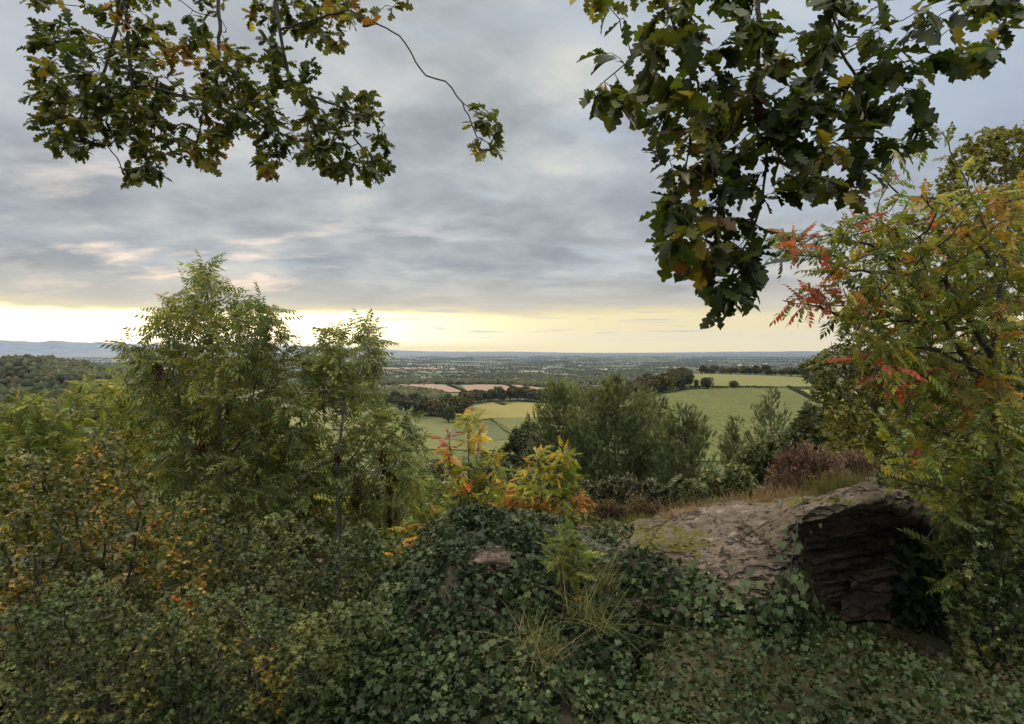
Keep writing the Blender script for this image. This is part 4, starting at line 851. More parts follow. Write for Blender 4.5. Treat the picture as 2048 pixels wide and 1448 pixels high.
tree("rowan_tree", "rowan with dark bare branches, yellow-green leaves and scarlet sprays reaching in from the right", "tree", hb, H_, 1900, 4.5, .6, seedsH, .075, .0034, .0054, 2, RT, .145, [(.085, .11, .022), (.13, .155, .026), (.20, .20, .032), (.29, .16, .034)], (34, 36, 22, 8),
     m_twig, m_row, spread=.75, droop=-.05, out=.6, gap=.22, infl=.5, kill=.10, rmax=.035, seed=72, extra=red_tips, scale=3, sides=5)
# ------------------------------------------------------------------ sandstone outcrop
rm, t, p, out = new_mat("sandstone")
gi = t.nodes.new('ShaderNodeNewGeometry'); Pp = gi.outputs['Position']
mp = t.nodes.new('ShaderNodeMapping'); mp.inputs['Scale'].default_value = (1, 1, 3.2); mp.inputs['Rotation'].default_value = (0, .16, 0); t.links.new(Pp, mp.inputs[0])
n1 = noise(t, mp.outputs[0], 3.0, 8.0, .65, .3); n2 = noise(t, Pp, 26.0, 6.0, .7)
cs = ramp(t, n1, [(.3, (.030, .024, .018)), (.45, (.085, .068, .052)), (.58, (.135, .110, .088)), (.72, (.23, .20, .165))])
cs = mixc(t, sstep(t, n2, .55, .40), cs, (.10, .075, .06)); 
lich = sstep(t, noise(t, Pp, 4.5, 5.0, .6, .2), .62, .68); cs = mixc(t, M_(t, 'MULTIPLY', lich, .28), cs, (.42, .39, .34))
vp = t.nodes.new('ShaderNodeTexVoronoi'); vp.inputs['Scale'].default_value = 13; t.links.new(mp.outputs[0], vp.inputs['Vector'])
pit = M_(t, 'MULTIPLY', sstep(t, vp.outputs['Distance'], .34, .16), sstep(t, noise(t, Pp, 3.3, 2.0), .44, .54))
at = t.nodes.new('ShaderNodeAttribute'); at.attribute_name = 'Col'; sa = t.nodes.new('ShaderNodeSeparateColor'); t.links.new(at.outputs['Color'], sa.inputs[0])
mossn = noise(t, Pp, 7.0, 6.0, .65)
mo = sstep(t, M_(t, 'ADD', M_(t, 'MULTIPLY', sa.outputs[0], .85), M_(t, 'MULTIPLY', M_(t, 'SUBTRACT', mossn, .5), 3.0)), .45, .75)
mossc = ramp(t, noise(t, Pp, 40.0, 4.0), [(.3, (.045, .045, .012)), (.6, (.10, .09, .022)), (.75, (.17, .12, .045))])
cs = mixc(t, mo, cs, mossc)
cs = mixc(t, M_(t, 'MULTIPLY', sa.outputs[1], .80), cs, ramp(t, n1, [(.35, (.020, .015, .011)), (.65, (.060, .042, .030))]))  # green channel darkens the rock; carries the painted shade of the outcrop's hollow
vk = t.nodes.new('ShaderNodeTexVoronoi'); vk.feature = 'DISTANCE_TO_EDGE'; vk.inputs['Scale'].default_value = 1.7
mk = t.nodes.new('ShaderNodeMapping'); mk.inputs['Scale'].default_value = (.7, .9, 4.0); mk.inputs['Rotation'].default_value = (0, .16, 0)
wv = t.nodes.new('ShaderNodeVectorMath'); wv.operation = 'ADD'; nz = t.nodes.new('ShaderNodeTexNoise'); nz.inputs['Scale'].default_value = 3.0; t.links.new(Pp, nz.inputs['Vector']); nz.inputs['Detail'].default_value = 5
sc_ = t.nodes.new('ShaderNodeVectorMath'); sc_.operation = 'SCALE'; sc_.inputs['Scale'].default_value = .35; t.links.new(nz.outputs['Color'], sc_.inputs[0]); t.links.new(Pp, wv.inputs[0]); t.links.new(sc_.outputs[0], wv.inputs[1])
t.links.new(wv.outputs[0], mk.inputs[0]); t.links.new(mk.outputs[0], vk.inputs['Vector']); crack = sstep(t, vk.outputs['Distance'], .045, .008)
n3 = noise(t, Pp, 110.0, 4.0, .7); cs = mixc(t, sstep(t, n3, .42, .62, 0.0, .45), cs, mixc(t, 1.0, cs, (1.7, 1.65, 1.6), 'MULTIPLY')); cs = mixc(t, M_(t, 'MULTIPLY', crack, .75), cs, (.025, .02, .015))
cs = mixc(t, M_(t, 'MULTIPLY', pit, .8), cs, (.03, .022, .016)); t.links.new(cs, p.inputs['Base Color']); p.inputs['Roughness'].default_value = .92; p.inputs['Specular IOR Level'].default_value = .15
hgt_n = M_(t, 'ADD', M_(t, 'MULTIPLY', n1, .7), M_(t, 'ADD', M_(t, 'MULTIPLY', n2, .25), M_(t, 'ADD', M_(t, 'MULTIPLY', pit, -.6), M_(t, 'ADD', M_(t, 'MULTIPLY', crack, -.5), M_(t, 'MULTIPLY', n3, .10)))))
b = t.nodes.new('ShaderNodeBump'); b.inputs['Strength'].default_value = 1.0; b.inputs['Distance'].default_value = .08; t.links.new(hgt_n, b.inputs['Height']); t.links.new(b.outputs[0], p.inputs['Normal'])
def rock(label, cols_, nu, nv, amp, moss, dark, seed=0, name="sandstone_rock"):
    """cols_: list of columns, each a list of (X, Y, d) from the back edge over the crest down the face"""
    C_ = np.array([[px(*q) for q in c] for c in cols_]); nc, nr = C_.shape[:2]
    def rs(A, m_, ax):
        k = A.shape[ax]; u = np.linspace(0, k - 1, m_); i = np.clip(u.astype(int), 0, k - 2); f = u - i
        A = np.moveaxis(A, ax, 0); g0, g1, g2, g3 = A[np.clip(i - 1, 0, k - 1)], A[i], A[i + 1], A[np.clip(i + 2, 0, k - 1)]
        f = f.reshape(-1, *([1] * (A.ndim - 1))); R_ = .5 * ((2 * g1) + (-g0 + g2) * f + (2 * g0 - 5 * g1 + 4 * g2 - g3) * f ** 2 + (-g0 + 3 * g1 - 3 * g2 + g3) * f ** 3)
        return np.moveaxis(R_, 0, ax)
    G = rs(rs(C_, nu, 0), nv, 1); du = np.gradient(G, axis=0); dv = np.gradient(G, axis=1); Nn = np.cross(du, dv); Nn /= np.linalg.norm(Nn, axis=2)[..., None] + 1e-9
    Nn *= -np.sign((Nn * G).sum(2))[..., None]
    x, y, z = G[..., 0], G[..., 1], G[..., 2]; zt = z - .16 * x
    lay = zt * 9 + .5 * fbm(x * 1.1, y * 1.1, 3) * 3; fr = lay - np.floor(lay); dsp = amp * .42 * (ss(fr, 0, .75) - ss(fr, .82, .95) - .3) * ss(fbm(x * 1.5 + 40, zt * 2 + y, 3), .35, .6); dsp += amp * (fbm(x * 2.2 + seed, y * 2.2 + z * 2 + 5, 5) - .47) * 1.6 + amp * .95 * (fbm(x * 1.2 + 9, zt * 11 + y * 2 + seed, 4) - .47) + amp * .34 * (fbm(x * 14 + 3, zt * 26 + y * 14, 4) - .45)
    pits = fbm(x * 9 + 33, zt * 16 + y * 9 + 2, 2); dsp -= amp * .5 * ss(pits, .50, .62) * ss(fbm(x * 2 + 7, z * 2 + y + 3, 2), .35, .5)
    G = G + Nn * dsp[..., None]
    Xp = CX + F * G[..., 0] / G[..., 1]; Yp = Y0 - F * G[..., 2] / G[..., 1]
    c = np.zeros(G.shape); c[..., 0] = moss(Xp, Yp); c[..., 1] = dark(Xp, Yp)
    lo_, st_ = quads(nu, nv); V = G.reshape(-1, 3)
    o0 = V.mean(0); o0[2] = V[:, 2].min()
    o = mesh_np(name, V, lo_, st_, rm, c.reshape(-1, 3), smooth=True, origin=o0); return tag(o, label, "rock"), G
bl = lambda X, Y, x, y, rx, ry: np.exp(-((X - x) / rx) ** 2 - ((Y - y) / ry) ** 2)
cr = [[(1130, 1052, 7.6), (1140, 1062, 6.4), (1150, 1078, 5.9), (1165, 1092, 5.5), (1170, 1150, 5.2), (1165, 1260, 5.0), (1160, 1520, 4.8)],
      [(1225, 1050, 7.6), (1230, 1058, 6.4), (1240, 1072, 5.9), (1250, 1090, 5.4), (1250, 1150, 5.1), (1250, 1260, 4.8), (1250, 1520, 4.5)],
      [(1300, 1034, 7.4), (1305, 1044, 6.2), (1310, 1058, 5.8), (1320, 1085, 5.2), (1325, 1150, 4.9), (1330, 1260, 4.6), (1330, 1520, 4.3)],
      [(1380, 1020, 7.2), (1385, 1030, 6.2), (1390, 1048, 5.7), (1400, 1080, 5.1), (1405, 1150, 4.7), (1410, 1260, 4.4), (1410, 1520, 4.1)],
      [(1465, 1005, 7.0), (1470, 1016, 6.1), (1475, 1036, 5.5), (1480, 1075, 4.9), (1485, 1150, 4.5), (1490, 1260, 4.25), (1490, 1520, 3.9)],
      [(1545, 992, 6.9), (1550, 1002, 6.0), (1552, 1022, 5.3), (1555, 1058, 4.7), (1560, 1130, 4.4), (1565, 1250, 4.2), (1565, 1520, 3.9)],
      [(1610, 984, 6.8), (1612, 993, 5.9), (1614, 1008, 5.1), (1610, 1034, 4.5), (1608, 1068, 4.66), (1600, 1200, 4.72), (1590, 1520, 4.5)],
      [(1680, 974, 6.7), (1684, 983, 5.8), (1688, 995, 5.0), (1685, 1016, 4.45), (1688, 1050, 4.75), (1690, 1200, 4.95), (1690, 1520, 4.8)],
      [(1745, 966, 6.6), (1750, 974, 5.7), (1755, 984, 5.0), (1758, 1004, 4.5), (1762, 1040, 4.85), (1755, 1180, 5.05), (1740, 1520, 4.8)],
      [(1805, 985, 6.6), (1810, 992, 5.8), (1815, 1004, 5.2), (1818, 1028, 4.75), (1815, 1070, 5.0), (1800, 1200, 5.0), (1780, 1520, 4.8)],
      [(1900, 1040, 6.6), (1905, 1055, 6.0), (1910, 1070, 5.6), (1915, 1100, 5.4), (1910, 1150, 5.4), (1900, 1250, 5.2), (1880, 1520, 4.8)]]
mossf = lambda X, Y: np.clip(.95 * bl(X, Y, 1330, 1072, 90, 22) + .75 * bl(X, Y, 1600, 1003, 130, 11) + .6 * bl(X, Y, 1250, 1062, 60, 12) + .8 * bl(X, Y, 1350, 1090, 50, 18) + .18, 0, 1)
shadef = lambda X, Y: ss(X, 1575, 1625) * ss(Y, 1015, 1050)  # shade under the overhang, painted into the rock colour
rk, RG = rock("long pinkish grey sandstone outcrop with mossy top and a dark hollow under its right end", cr, 620, 420, .13, mossf, shadef, 3)
rk2, _ = rock("small brown boulder half buried in the ivy below the saplings", [[(915, 1118, 5.6), (930, 1108, 5.4), (930, 1125, 5.1), (940, 1150, 5.1), (940, 1180, 5.3)], [(985, 1085, 5.6), (985, 1092, 5.4), (985, 1115, 5.12), (985, 1145, 5.1), (985, 1180, 5.2)], [(1025, 1095, 5.6), (1020, 1100, 5.4), (1020, 1120, 5.1), (1018, 1145, 5.1), (1015, 1180, 5.3)]],
               90, 80, .05, lambda X, Y: X * 0 + .15, lambda X, Y: X * 0 + .25, 8, "boulder")
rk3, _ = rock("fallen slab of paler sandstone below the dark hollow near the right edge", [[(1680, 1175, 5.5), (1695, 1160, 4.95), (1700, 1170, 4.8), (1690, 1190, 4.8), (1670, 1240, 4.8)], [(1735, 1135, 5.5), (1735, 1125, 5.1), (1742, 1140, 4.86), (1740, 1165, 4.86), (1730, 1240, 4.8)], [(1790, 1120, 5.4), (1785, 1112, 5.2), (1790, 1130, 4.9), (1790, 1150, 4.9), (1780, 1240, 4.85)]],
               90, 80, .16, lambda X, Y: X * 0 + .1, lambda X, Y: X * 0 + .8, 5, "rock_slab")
# bank under the ivy
bc = [[(X, Yt + 6, 6.6), (X, Yt + 20, 5.9), (X, Yt + 70, 5.4), (X, Yt + 130, 5.1), (X, max(1300, Yt + 190), 4.6), (X, max(1450, Yt + 280), 4.0), (X, max(1700, Yt + 480), 3.4)] for X, Yt in ((180, 1800), (300, 1650), (380, 1560), (480, 1480), (600, 1350), (720, 1240), (800, 1140), (860, 1090), (900, 1052), (960, 1045), (1040, 1052), (1100, 1062), (1160, 1072), (1260, 1082))]
bm = plain_mat("bank_soil", (.035, .028, .018), .95, .5, 8.0)
G2 = None
def bank():
    C_ = np.array([[px(*q) for q in c] for c in bc]); nu, nv = 120, 100
    u = np.linspace(0, len(bc) - 1, nu); v = np.linspace(0, 6, nv)
    A = np.stack([[np.interp(u, np.arange(len(bc)), C_[:, j, k]) for k in range(3)] for j in range(7)])  # 7,3,nu
    B = np.stack([[np.interp(v, np.arange(7), A[:, k, i]) for k in range(3)] for i in range(nu)])  # nu,3,nv
    G = np.moveaxis(B, 1, 2); G[..., 1] += .25 * (fbm(G[..., 0] * 2, G[..., 2] * 3 + 5, 4) - .45); G[..., 2] += .12 * (fbm(G[..., 0] * 3 + 8, G[..., 1] * 3, 4) - .45)
    lo_, st_ = quads(nu, nv); o = mesh_np("bank", G.reshape(-1, 3), lo_, st_, bm, smooth=True); tag(o, kind='structure'); return G
BG = bank()
# ------------------------------------------------------------------ ivy
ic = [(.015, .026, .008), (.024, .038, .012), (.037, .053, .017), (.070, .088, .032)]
def surf_pts(G, n, mask, off=.03):
    nu, nv = G.shape[:2]; du = np.gradient(G, axis=0); dv = np.gradient(G, axis=1); ar = np.linalg.norm(np.cross(du, dv), axis=2)
    Xp = CX + F * G[..., 0] / G[..., 1]; Yp = Y0 - F * G[..., 2] / G[..., 1]; w = ar * mask(Xp, Yp); w[-1] = 0; w[:, -1] = 0; w = w.ravel() / w.sum()
    k = rng.choice(len(w), n, p=w); i, j = k // nv, k % nv; a, b_ = rng.random((n, 1)), rng.random((n, 1))
    P = G[i, j] + a * du[i, j] + b_ * dv[i, j]; Nn = np.cross(du[i, j], dv[i, j]); Nn /= np.linalg.norm(Nn, axis=1)[:, None] + 1e-9; Nn *= -np.sign((Nn * P).sum(1))[:, None]
    return P, Nn
def ivy(label, G, n, mask, size, cols, wts, off=(.01, .14), seed=0, group=None, T=IT):
    P, Nn = surf_pts(G, n, mask); base = P.mean(0); h = off[0] + (off[1] - off[0]) * rng.random((n, 1)) ** 1.3
    P = P + Nn * h * (0.5 + 1.3 * fbm(P[:, 0] * 3 + 4, P[:, 2] * 4 + P[:, 1] * 2, 3)[:, None]) + rng.normal(size=P.shape) * .01
    D = rng.normal(size=(n, 3)) * .6 + np.array([0, -.1, -.55]); U = Nn * 1.0 + np.array([0, -.1, .45]) + rng.normal(size=(n, 3)) * .42
    S = size * np.exp(.42 * rng.normal(size=n)).clip(.3, 2.1); C = palette(P, cols, wts, 2.5, seed, .32)
    o = empty("ivy", tuple(base), label, "ivy", group)
    scatter("leaves", T, P - base, D, U, S, C, m_ivy, parent=o)
    paths = []; k = rng.choice(n, 260)
    for q in k:
        a = P[q]; pts_ = [a]; d_ = rng.normal(size=3) * .5 + np.array([0, 0, .8]); 
        for s_ in range(8): d_ = d_ + rng.normal(size=3) * .25; d_ /= np.linalg.norm(d_); d_ = d_ - Nn[q] * np.dot(d_, Nn[q]); pts_.append(pts_[-1] + d_ * .05)
        paths.append((np.array(pts_) - base, np.linspace(.004, .0015, 9)))
    tubes("stems", paths, m_twig, o, 4); return o
vn = lambda X, Y, s_, o_: fbm(X / s_ + o_, Y / s_ + o_, 3)
ivy("dark glossy ivy blanketing the bank left of the sandstone outcrop", BG, 40000, lambda X, Y: (ss(X, 100, 200) * (1 - .97 * bl(X, Y, 985, 1118, 30, 20))) * (Y < 1480) * (vn(X, Y, 45, 9) > .30), .032, ic, (34, 36, 22, 8), (.01, .2), 81)
m_rock = lambda X, Y: 3 * ss(X, 1600, 1640) * ss(Y, 1265, 1300) + ss(Y, 1075 + 0 * X, 1110) * ss(Y - np.interp(X, [1150, 1300, 1370, 1430, 1500, 1560, 1600, 1640], [1080, 1100, 1130, 1165, 1190, 1170, 1150, 1200]) + 60 * (vn(X, Y, 40, 3) - .45), 0, 22) * (1 - ss(X, 1590, 1620)) + .16 * bl(X, Y, 1585, 1110, 14, 60)
ivy("pale-edged ivy climbing the lower face of the sandstone outcrop", RG, 14000, m_rock, .041, ic[1:] + [(.065, .095, .045)], (34, 34, 22, 10), (.01, .12), 82)
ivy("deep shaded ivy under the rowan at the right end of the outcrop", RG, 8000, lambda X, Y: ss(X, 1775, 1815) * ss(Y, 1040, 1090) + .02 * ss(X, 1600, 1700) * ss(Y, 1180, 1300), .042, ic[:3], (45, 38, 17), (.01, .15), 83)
# the hanging strand of big ivy leaves at the corner of the hollow
def strand(label, spots, d, base):
    o = empty("ivy_strand", tuple(px(*base, d)), label, "ivy"); o0 = px(*base, d); P = []; S = []; D = []
    for X, Y, s_ in spots: P.append(px(X, Y, d)); S.append(s_); D.append((random.uniform(-.5, .5), -.1, -1))
    P = np.array(P); D = np.array(D, float); U = np.tile([0., -1, .5], (len(P), 1)) + rng.normal(size=(len(P), 3)) * .25
    scatter("leaves", IT, P - o0, D, U, np.array(S), np.array([(.070, .10, .05)]) * (1 + .2 * rng.normal(size=(len(P), 1))).clip(.6, 1.5), m_ivy, parent=o)
    st_ = np.array([px(1597, 1035, d + .1), px(1592, 1075, d), px(1583, 1120, d), px(1578, 1180, d), px(1570, 1240, d)]) - o0; tubes("stem", [(st_, np.linspace(.004, .003, 5))], m_twig, o, 5)
strand("strand of large pale ivy leaves hanging at the left corner of the dark hollow", [(1590, 1068, .05), (1595, 1088, .075), (1565, 1085, .055), (1558, 1110, .05), (1587, 1150, .07), (1600, 1160, .06), (1575, 1140, .05), (1565, 1190, .06), (1590, 1190, .055), (1560, 1220, .05), (1545, 1180, .05), (1605, 1178, .045), (1580, 1215, .06), (1640, 1048, .03), (1600, 1040, .03)], 4.1, (1580, 1240))
strand("few larger light ivy leaves sticking out from the middle of the rock face", [(1492, 1160, .075), (1500, 1140, .05), (1478, 1175, .045), (1528, 1225, .05), (1415, 1222, .06), (1398, 1200, .05), (1460, 1130, .04)], 4.05, (1490, 1240))
# ------------------------------------------------------------------ grass and heather
def grass(label, spots, n, L_, cols, seed, mat=None, spread=.05, lean=(0, 0, 0), name="grass_tuft", kind=None, w=.012, bend=.35):
    P, D = [], []
    for (X, Y, d) in spots:
        c = px(X, Y, d); m_ = n // len(spots); P.append(c + rng.normal(size=(m_, 3)) * np.array([spread, spread, .015])); D.append(rng.normal(size=(m_, 3)) * .38 + np.array([0, 0, 1]) + np.array(lean))
    P = np.concatenate(P); D = np.concatenate(D); m_ = len(P); C = np.array(cols)[rng.integers(0, len(cols), m_)] * (1 + .2 * rng.normal(size=(m_, 1))).clip(.5, 1.6)
    U = rng.normal(size=(m_, 3)) * .6 + np.array([0, 0, 1.]); b_ = P.mean(0)
    o = scatter(name, [T_blade(w, bend), T_blade(w, bend * 2), T_blade(w * .8, .1)], P - b_, D, U, L_ * (1 + .3 * rng.normal(size=m_)).clip(.3, 1.8), C, mat or m_dry); o.location = b_
    return tag(o, label, "grass", None, kind)
dry = [(.22, .16, .09), (.30, .23, .13), (.16, .12, .07)]; grn = [(.07, .09, .03), (.11, .12, .04), (.20, .18, .08)]
cy = lambda X: float(np.interp(X, [1160, 1300, 1380, 1470, 1550, 1610, 1690, 1760], [1058, 1044, 1030, 1016, 1000, 992, 984, 974]))
grass("fringe of dry straw-coloured grass behind the crest of the outcrop", [(X, cy(X) + 4, 6.6) for X in range(1330, 1620, 8)], 2600, .16, dry + [(.16, .09, .07)], 1, spread=.05, name="dry_grass", kind='stuff', w=.008)
grass("short mossy grass on the ledge at the left end of the outcrop", [(X, Y, 6.2) for X in range(1160, 1330, 14) for Y in (1052, 1066)], 2600, .06, [(.12, .12, .035), (.18, .14, .06), (.08, .10, .03)], 2, spread=.07, name="ledge_grass", kind='stuff', w=.014)
grass("arching pale green grass tuft in the ivy at the bottom centre", [(1185, 1250, 4.6), (1160, 1235, 4.6), (1210, 1262, 4.5)], 150, .30, grn, 3, bend=.7, w=.010)
grass("dry grass tuft poking from the ivy left of the rock face", [(1205, 1160, 4.9), (1215, 1180, 4.85)], 80, .24, grn + dry[:1], 4, bend=.5, w=.009)
grass("small tuft of long grass in the ivy below the boulder", [(1060, 1300, 4.4), (1090, 1330, 4.3)], 170, .26, grn + dry[:1], 5, bend=.6, w=.010)
grass("bright green grassy tuft on the crest in front of the large heather", [(1675, 985, 6.0), (1700, 981, 6.0), (1650, 990, 6.0), (1725, 980, 6.0)], 1500, .17, [(.065, .075, .022), (.09, .10, .03), (.11, .085, .04)], 6, spread=.09, w=.012, bend=.2)
grass("green grass tuft at the foot of the left heather on the ledge", [(1290, 1048, 6.6), (1270, 1052, 6.6)], 500, .11, [(.10, .12, .025), (.14, .15, .035)], 7, spread=.08, w=.012, bend=.2)
def heather(label, foot, w, h, d, cols, n, seed):
    g = np.random.default_rng(seed); o0 = px(foot[0], foot[1], d); o = empty("heather_bush", tuple(o0), label, "heather"); paths = []; P, D = [], []; W_ = w * d / F / 2; H_ = h * d / F
    for k in range(n):
        a = g.random() * 6.283; r_k = math.sqrt(g.random()); bx, by = math.cos(a) * r_k * W_ * .75, math.sin(a) * r_k * W_ * .55
        ht = H_ * (.45 + .6 * g.random()) * math.sqrt(max(.12, 1 - (r_k * .92) ** 2)) ; tip = np.array([bx * 1.35 + g.normal() * .03, by * 1.3, ht]); b_ = np.array([bx * .6, by * .6, -.08])
        t_ = np.linspace(0, 1, 5)[:, None]; S_ = b_ + (tip - b_) * t_ + np.array([0, 0, 1]) * (np.sin(t_ * 3.14) * .03); paths.append((S_, np.linspace(.004, .0015, 5)))
        m_ = 26; u = .35 + .65 * g.random(m_); q = b_ + (tip - b_) * u[:, None]; P.append(q + g.normal(size=(m_, 3)) * .012); D.append(g.normal(size=(m_, 3)) * .55 + (tip - b_) / np.linalg.norm(tip - b_))
    P = np.concatenate(P); D = np.concatenate(D); m_ = len(P); tubes("stems", paths, m_twig, o, 3)
    C = palette(P, cols, (40, 35, 25), 3, seed, .25); scatter("flower_spikes", [T_simple(.2)], P, D, g.normal(size=(m_, 3)), np.full(m_, .035) * (1 + .3 * g.normal(size=m_)).clip(.5, 1.8), C, m_dry, parent=o)
hp = [(.090, .054, .044), (.135, .085, .070), (.18, .125, .105)]
heather("large purple-brown heather bush on the crest behind the outcrop's middle", (1620, 985), 150, 100, 6.9, hp, 620, 1)
heather("purple heather bush right of the large one, beneath the rowan", (1705, 975), 110, 75, 7.2, hp, 420, 2)
heather("low reddish heather trailing down left of the large bush", (1560, 1000), 80, 36, 6.9, hp, 260, 3)
hb2 = [(.055, .040, .030), (.085, .055, .045), (.11, .09, .045)]
heather("brown heather clump at the left end of the ledge", (1215, 1052), 80, 52, 7.0, hb2, 300, 4)
heather("brownish heather clump right of the other one on the ledge", (1285, 1046), 80, 52, 7.3, hb2, 300, 5)

# ------------------------------------------------------------------ undergrowth of the wooded slope
def carpet(name, label, n, r0_, r1_, a0, a1, size, cols, wts, mat, T, hmax, seed, cat, up=.4, pw=1.0):
    r = r0_ * (r1_ / r0_) ** (rng.random(n) ** pw); a = rng.uniform(a0, a1, n); x, y = r * np.sin(a), r * np.cos(a); h = hgt(x, y)
    mound = fbm(x / (.25 * r) * 1.0 + 20, y / (.25 * r) + 20 + seed, 3); z = h + hmax(r) * np.clip(mound * 2.2 - .45, .05, 1) * rng.random(n) ** .5
    P = np.column_stack([x, y, z]); D = rng.normal(size=(n, 3)) + np.array([0, -.2, -.1]); U = rng.normal(size=(n, 3)) * .6 + np.array([0, 0, up])
    C = palette(P, cols, wts, .5, seed); return tag(scatter(name, T, P, D, U, size(r) * np.exp(.38 * rng.normal(size=n)).clip(.35, 2), C, mat), label, cat, None, 'stuff')
carpet("undergrowth", "tangled green and yellow undergrowth covering the steep slope below the ledge", 70000, 6.0, 24, -.85, .85, lambda r: .007 * r + .015, gr + [(.22, .18, .035)], (30, 34, 22, 10, 4), m_shrub, LT, lambda r: .3 + .10 * r, 5, "undergrowth", pw=1.2)
carpet("ground_ivy", "ivy and leaf litter creeping over the ground at the foot of the rock", 42000, 1.9, 5.4, -.95, .95, lambda r: .027 + 0 * r, ic[:3] + [(.05, .038, .02)], (36, 36, 22, 6), m_ivy, IT, lambda r: .26 + 0 * r, 6, "ivy", up=.9)
def mass_wood(label, spots, bank, mat, name="woodland"):
    Vs, Cs = [], []
    for (x, y, s_, sz_) in spots:
        me = bank[random.randrange(len(bank))]; n = len(me.vertices); v = np.empty(n * 3, np.float32); me.vertices.foreach_get('co', v); v = v.reshape(-1, 3)
        c = np.empty(n * 4, np.float32); me.color_attributes['Col'].data.foreach_get('color', c); a = random.random() * 6.28; ca, sa_ = math.cos(a), math.sin(a)
        Vs.append(np.column_stack([(v[:, 0] * ca - v[:, 1] * sa_) * s_ + x, (v[:, 0] * sa_ + v[:, 1] * ca) * s_ + y, v[:, 2] * sz_ + float(hgt(x, y)) - 1])); Cs.append(c.reshape(-1, 4)[:, :3] * random.uniform(.8, 1.3))
    V = np.concatenate(Vs); return tag(mesh_np(name, V, np.arange(len(V)), np.arange(len(V) // 4) * 4, mat, np.concatenate(Cs)), label, "woodland", None, 'stuff')
sp_ = []
while len(sp_) < 230:
    r = 55 * (4.9 ** rng.random()); a = rng.uniform(-.8, .14); sp_.append((r * math.sin(a), r * math.cos(a), rng.uniform(.7, 1.1), rng.uniform(.5, .85) * (1 - .3 * (r > 150))))
while len(sp_) < 330:
    r = 55 * (4.0 ** rng.random()); a = rng.uniform(.1, .8); sp_.append((r * math.sin(a), r * math.cos(a), rng.uniform(.7, 1.1), rng.uniform(.5, .85)))
mass_wood("dark wood clothing the steep slope between the shrubs and the valley fields", sp_, crowns, m_farleaf)
sp_ = []
while len(sp_) < 44:
    r = 17 * (3.2 ** rng.random()); a = rng.uniform(-.85, .85); sp_.append((r * math.sin(a), r * math.cos(a), rng.uniform(.35, .5) * (r / 25) ** .5, rng.uniform(.30, .42) * (r / 22) ** .5))
mass_wood("thicket of small trees covering the steep slope just below the ledge", sp_, fine_crowns, m_farleaf, "thicket")
_n = 3600; _r = rng.uniform(620, 2300, _n); _a = rng.uniform(-.9, -.44, _n); _x, _y = _r * np.sin(_a), _r * np.cos(_a)
tag(blob_trees("woodland", np.column_stack([_x, _y, hgt(_x, _y) - 1]), rng.uniform(4, 7.5, _n), blob_cols(_n)), "woodland spread over the hill at the far left margin", "woodland", None, 'stuff')
sp_ = []
while len(sp_) < 260:
    r = 280 * (4.8 ** rng.random()); a = rng.uniform(-.85, -.36 - .12 * (r > 600)); sp_.append((r * math.sin(a), r * math.cos(a), rng.uniform(.9, 1.5), rng.uniform(.9, 1.3)))
mass_wood("continuous wood on the far left of the valley behind the ash trees", sp_, crowns[:3], m_farleaf)
far_wood(([(560, 752), (760, 757), (900, 764), (1010, 765), (1100, 768), (1180, 776)], [(560, 756), (760, 764), (900, 769), (1010, 768), (1100, 776), (1185, 788)]), 1500, "dark belt of woodland running along the far side of the brown ploughed fields", 3.5, 6.5, 900)
far_wood(([(540, 778), (700, 778), (800, 780), (880, 788)], [(540, 800), (700, 800), (800, 806), (900, 803)]), 1300, "dark wood below the first brown ploughed field at left", 3.5, 6.0, 700)
far_wood(([(100, 726), (170, 724), (240, 728), (330, 742), (460, 756)], [(80, 760), (240, 762), (400, 770), (520, 778)]), 4200, "wooded hillside at the far left edge under the bright sky", 3.5, 6.5, 700)
far_wood(([(1100, 744), (1230, 747), (1300, 748)], [(1100, 747), (1230, 752), (1300, 754)]), 350, "thin far wood beyond the pale fallow fields in the middle distance", 4, 7, 1800)
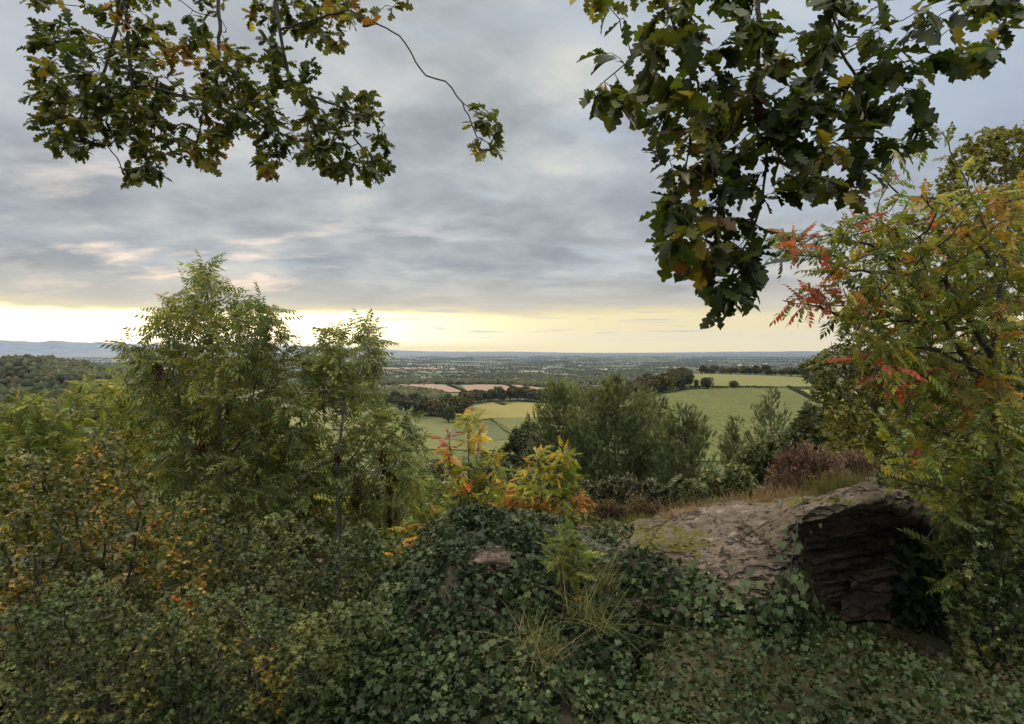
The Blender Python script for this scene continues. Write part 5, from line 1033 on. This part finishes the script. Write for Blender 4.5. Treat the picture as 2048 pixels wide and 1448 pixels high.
# white farm cottages on the slope
m_wall = plain_mat("cottage_render", (0.75, 0.73, 0.68)); m_roof = plain_mat("slate", (0.10, 0.09, 0.09)); m_glass = plain_mat("window_glass", (0.04, 0.05, 0.06), 0.2)
def box(x0, x1, y0, y1, z0, z1):
    V = [(x, y, z) for x in (x0, x1) for y in (y0, y1) for z in (z0, z1)]
    Fc = [(0, 1, 3, 2), (4, 6, 7, 5), (0, 4, 5, 1), (2, 3, 7, 6), (0, 2, 6, 4), (1, 5, 7, 3)]
    return V, Fc
def boxmesh(name, boxes, mat, parent=None):
    V, Fc = [], []
    for b_ in boxes:
        v, f = box(*b_); k = len(V); V += v; Fc += [tuple(i + k for i in q) for q in f]
    return mesh_np(name, V, np.array(Fc).ravel(), np.arange(len(Fc)) * 4, mat, parent=parent)
def cottage(X, Y, w, d, h, rz, label, rmin=500, walls=None):
    P = on_ground(X, Y, rmin); o = empty("cottage", P, label, "cottage", "farm buildings far out on the plain" if "speck" in label else None); o.rotation_euler = (0, 0, rz)
    boxmesh("wall", [(-w / 2, w / 2, -d / 2, d / 2, -2, h)], walls or m_wall, o)
    V = [(-w / 2 - .4, -d / 2 - .4, h), (w / 2 + .4, -d / 2 - .4, h), (w / 2 + .4, d / 2 + .4, h), (-w / 2 - .4, d / 2 + .4, h), (-w / 2 - .4, 0, h + d * .45), (w / 2 + .4, 0, h + d * .45)]
    r = mesh_np("roof", V, [0, 1, 5, 4, 2, 3, 4, 5, 0, 4, 3, 1, 2, 5, 0, 3, 2, 1], [0, 4, 8, 11, 14], m_roof, parent=o)
    boxmesh("chimney", [(w / 2 - 1.6, w / 2 - .4, -.5, .5, h + d * .3, h + d * .45 + 1.4)], m_roof, r)
    for k in range(3):
        for z in (1.0, h - 1.8): boxmesh("window", [(-w / 2 + w * (k + .5) / 3 - .6, -w / 2 + w * (k + .5) / 3 + .6, -d / 2 - .05, -d / 2 + .1, z, z + 1.2)], m_glass, o)
cottage(781, 761, 13, 8, 6, 0.1, "small white cottage among trees above the brown ploughed field", 700)
cottage(766, 762, 8, 6, 4, -0.2, "smaller white cottage left of the white farm cottage", 700)
for k, (X, Y) in enumerate(((948, 749), (975, 748), (1020, 746), (1042, 746))):
    cottage(X, Y, 30, 12, 6, 0.1 * k, ["leftmost", "second", "third", "rightmost"][k] + " of the four pale barns far out on the plain", 1500)
for X, Y in ((880, 735), (905, 739), (1090, 738), (1160, 733), (1210, 740), (1255, 728), (1330, 726), (1420, 722), (1480, 731), (1503, 733), (1530, 728), (1590, 724), (820, 729), (1000, 727)):
    P = on_ground(X, Y, 1800); cottage(X, Y, 34, 14, 8, random.uniform(-.3, .3), "pale farm building, a mere speck among the hedgerows of the distant plain", 1800)
# ------------------------------------------------------------------ haze
hz, t, p, out = new_mat("haze"); t.nodes.remove(p)
pvn = t.nodes.new('ShaderNodeVolumePrincipled'); pvn.inputs['Color'].default_value = (0.42, 0.58, 1.0, 1); pvn.inputs['Density'].default_value = HAZE; pvn.inputs['Anisotropy'].default_value = 0.35
t.links.new(pvn.outputs[0], out.inputs['Volume'])
o = boxmesh("haze", [(-47000, 47000, -47000, 47000, -160, 1100)], hz); tag(o, "thin blue evening haze over the plain", "haze", kind='stuff')
print("TREES", nt_)
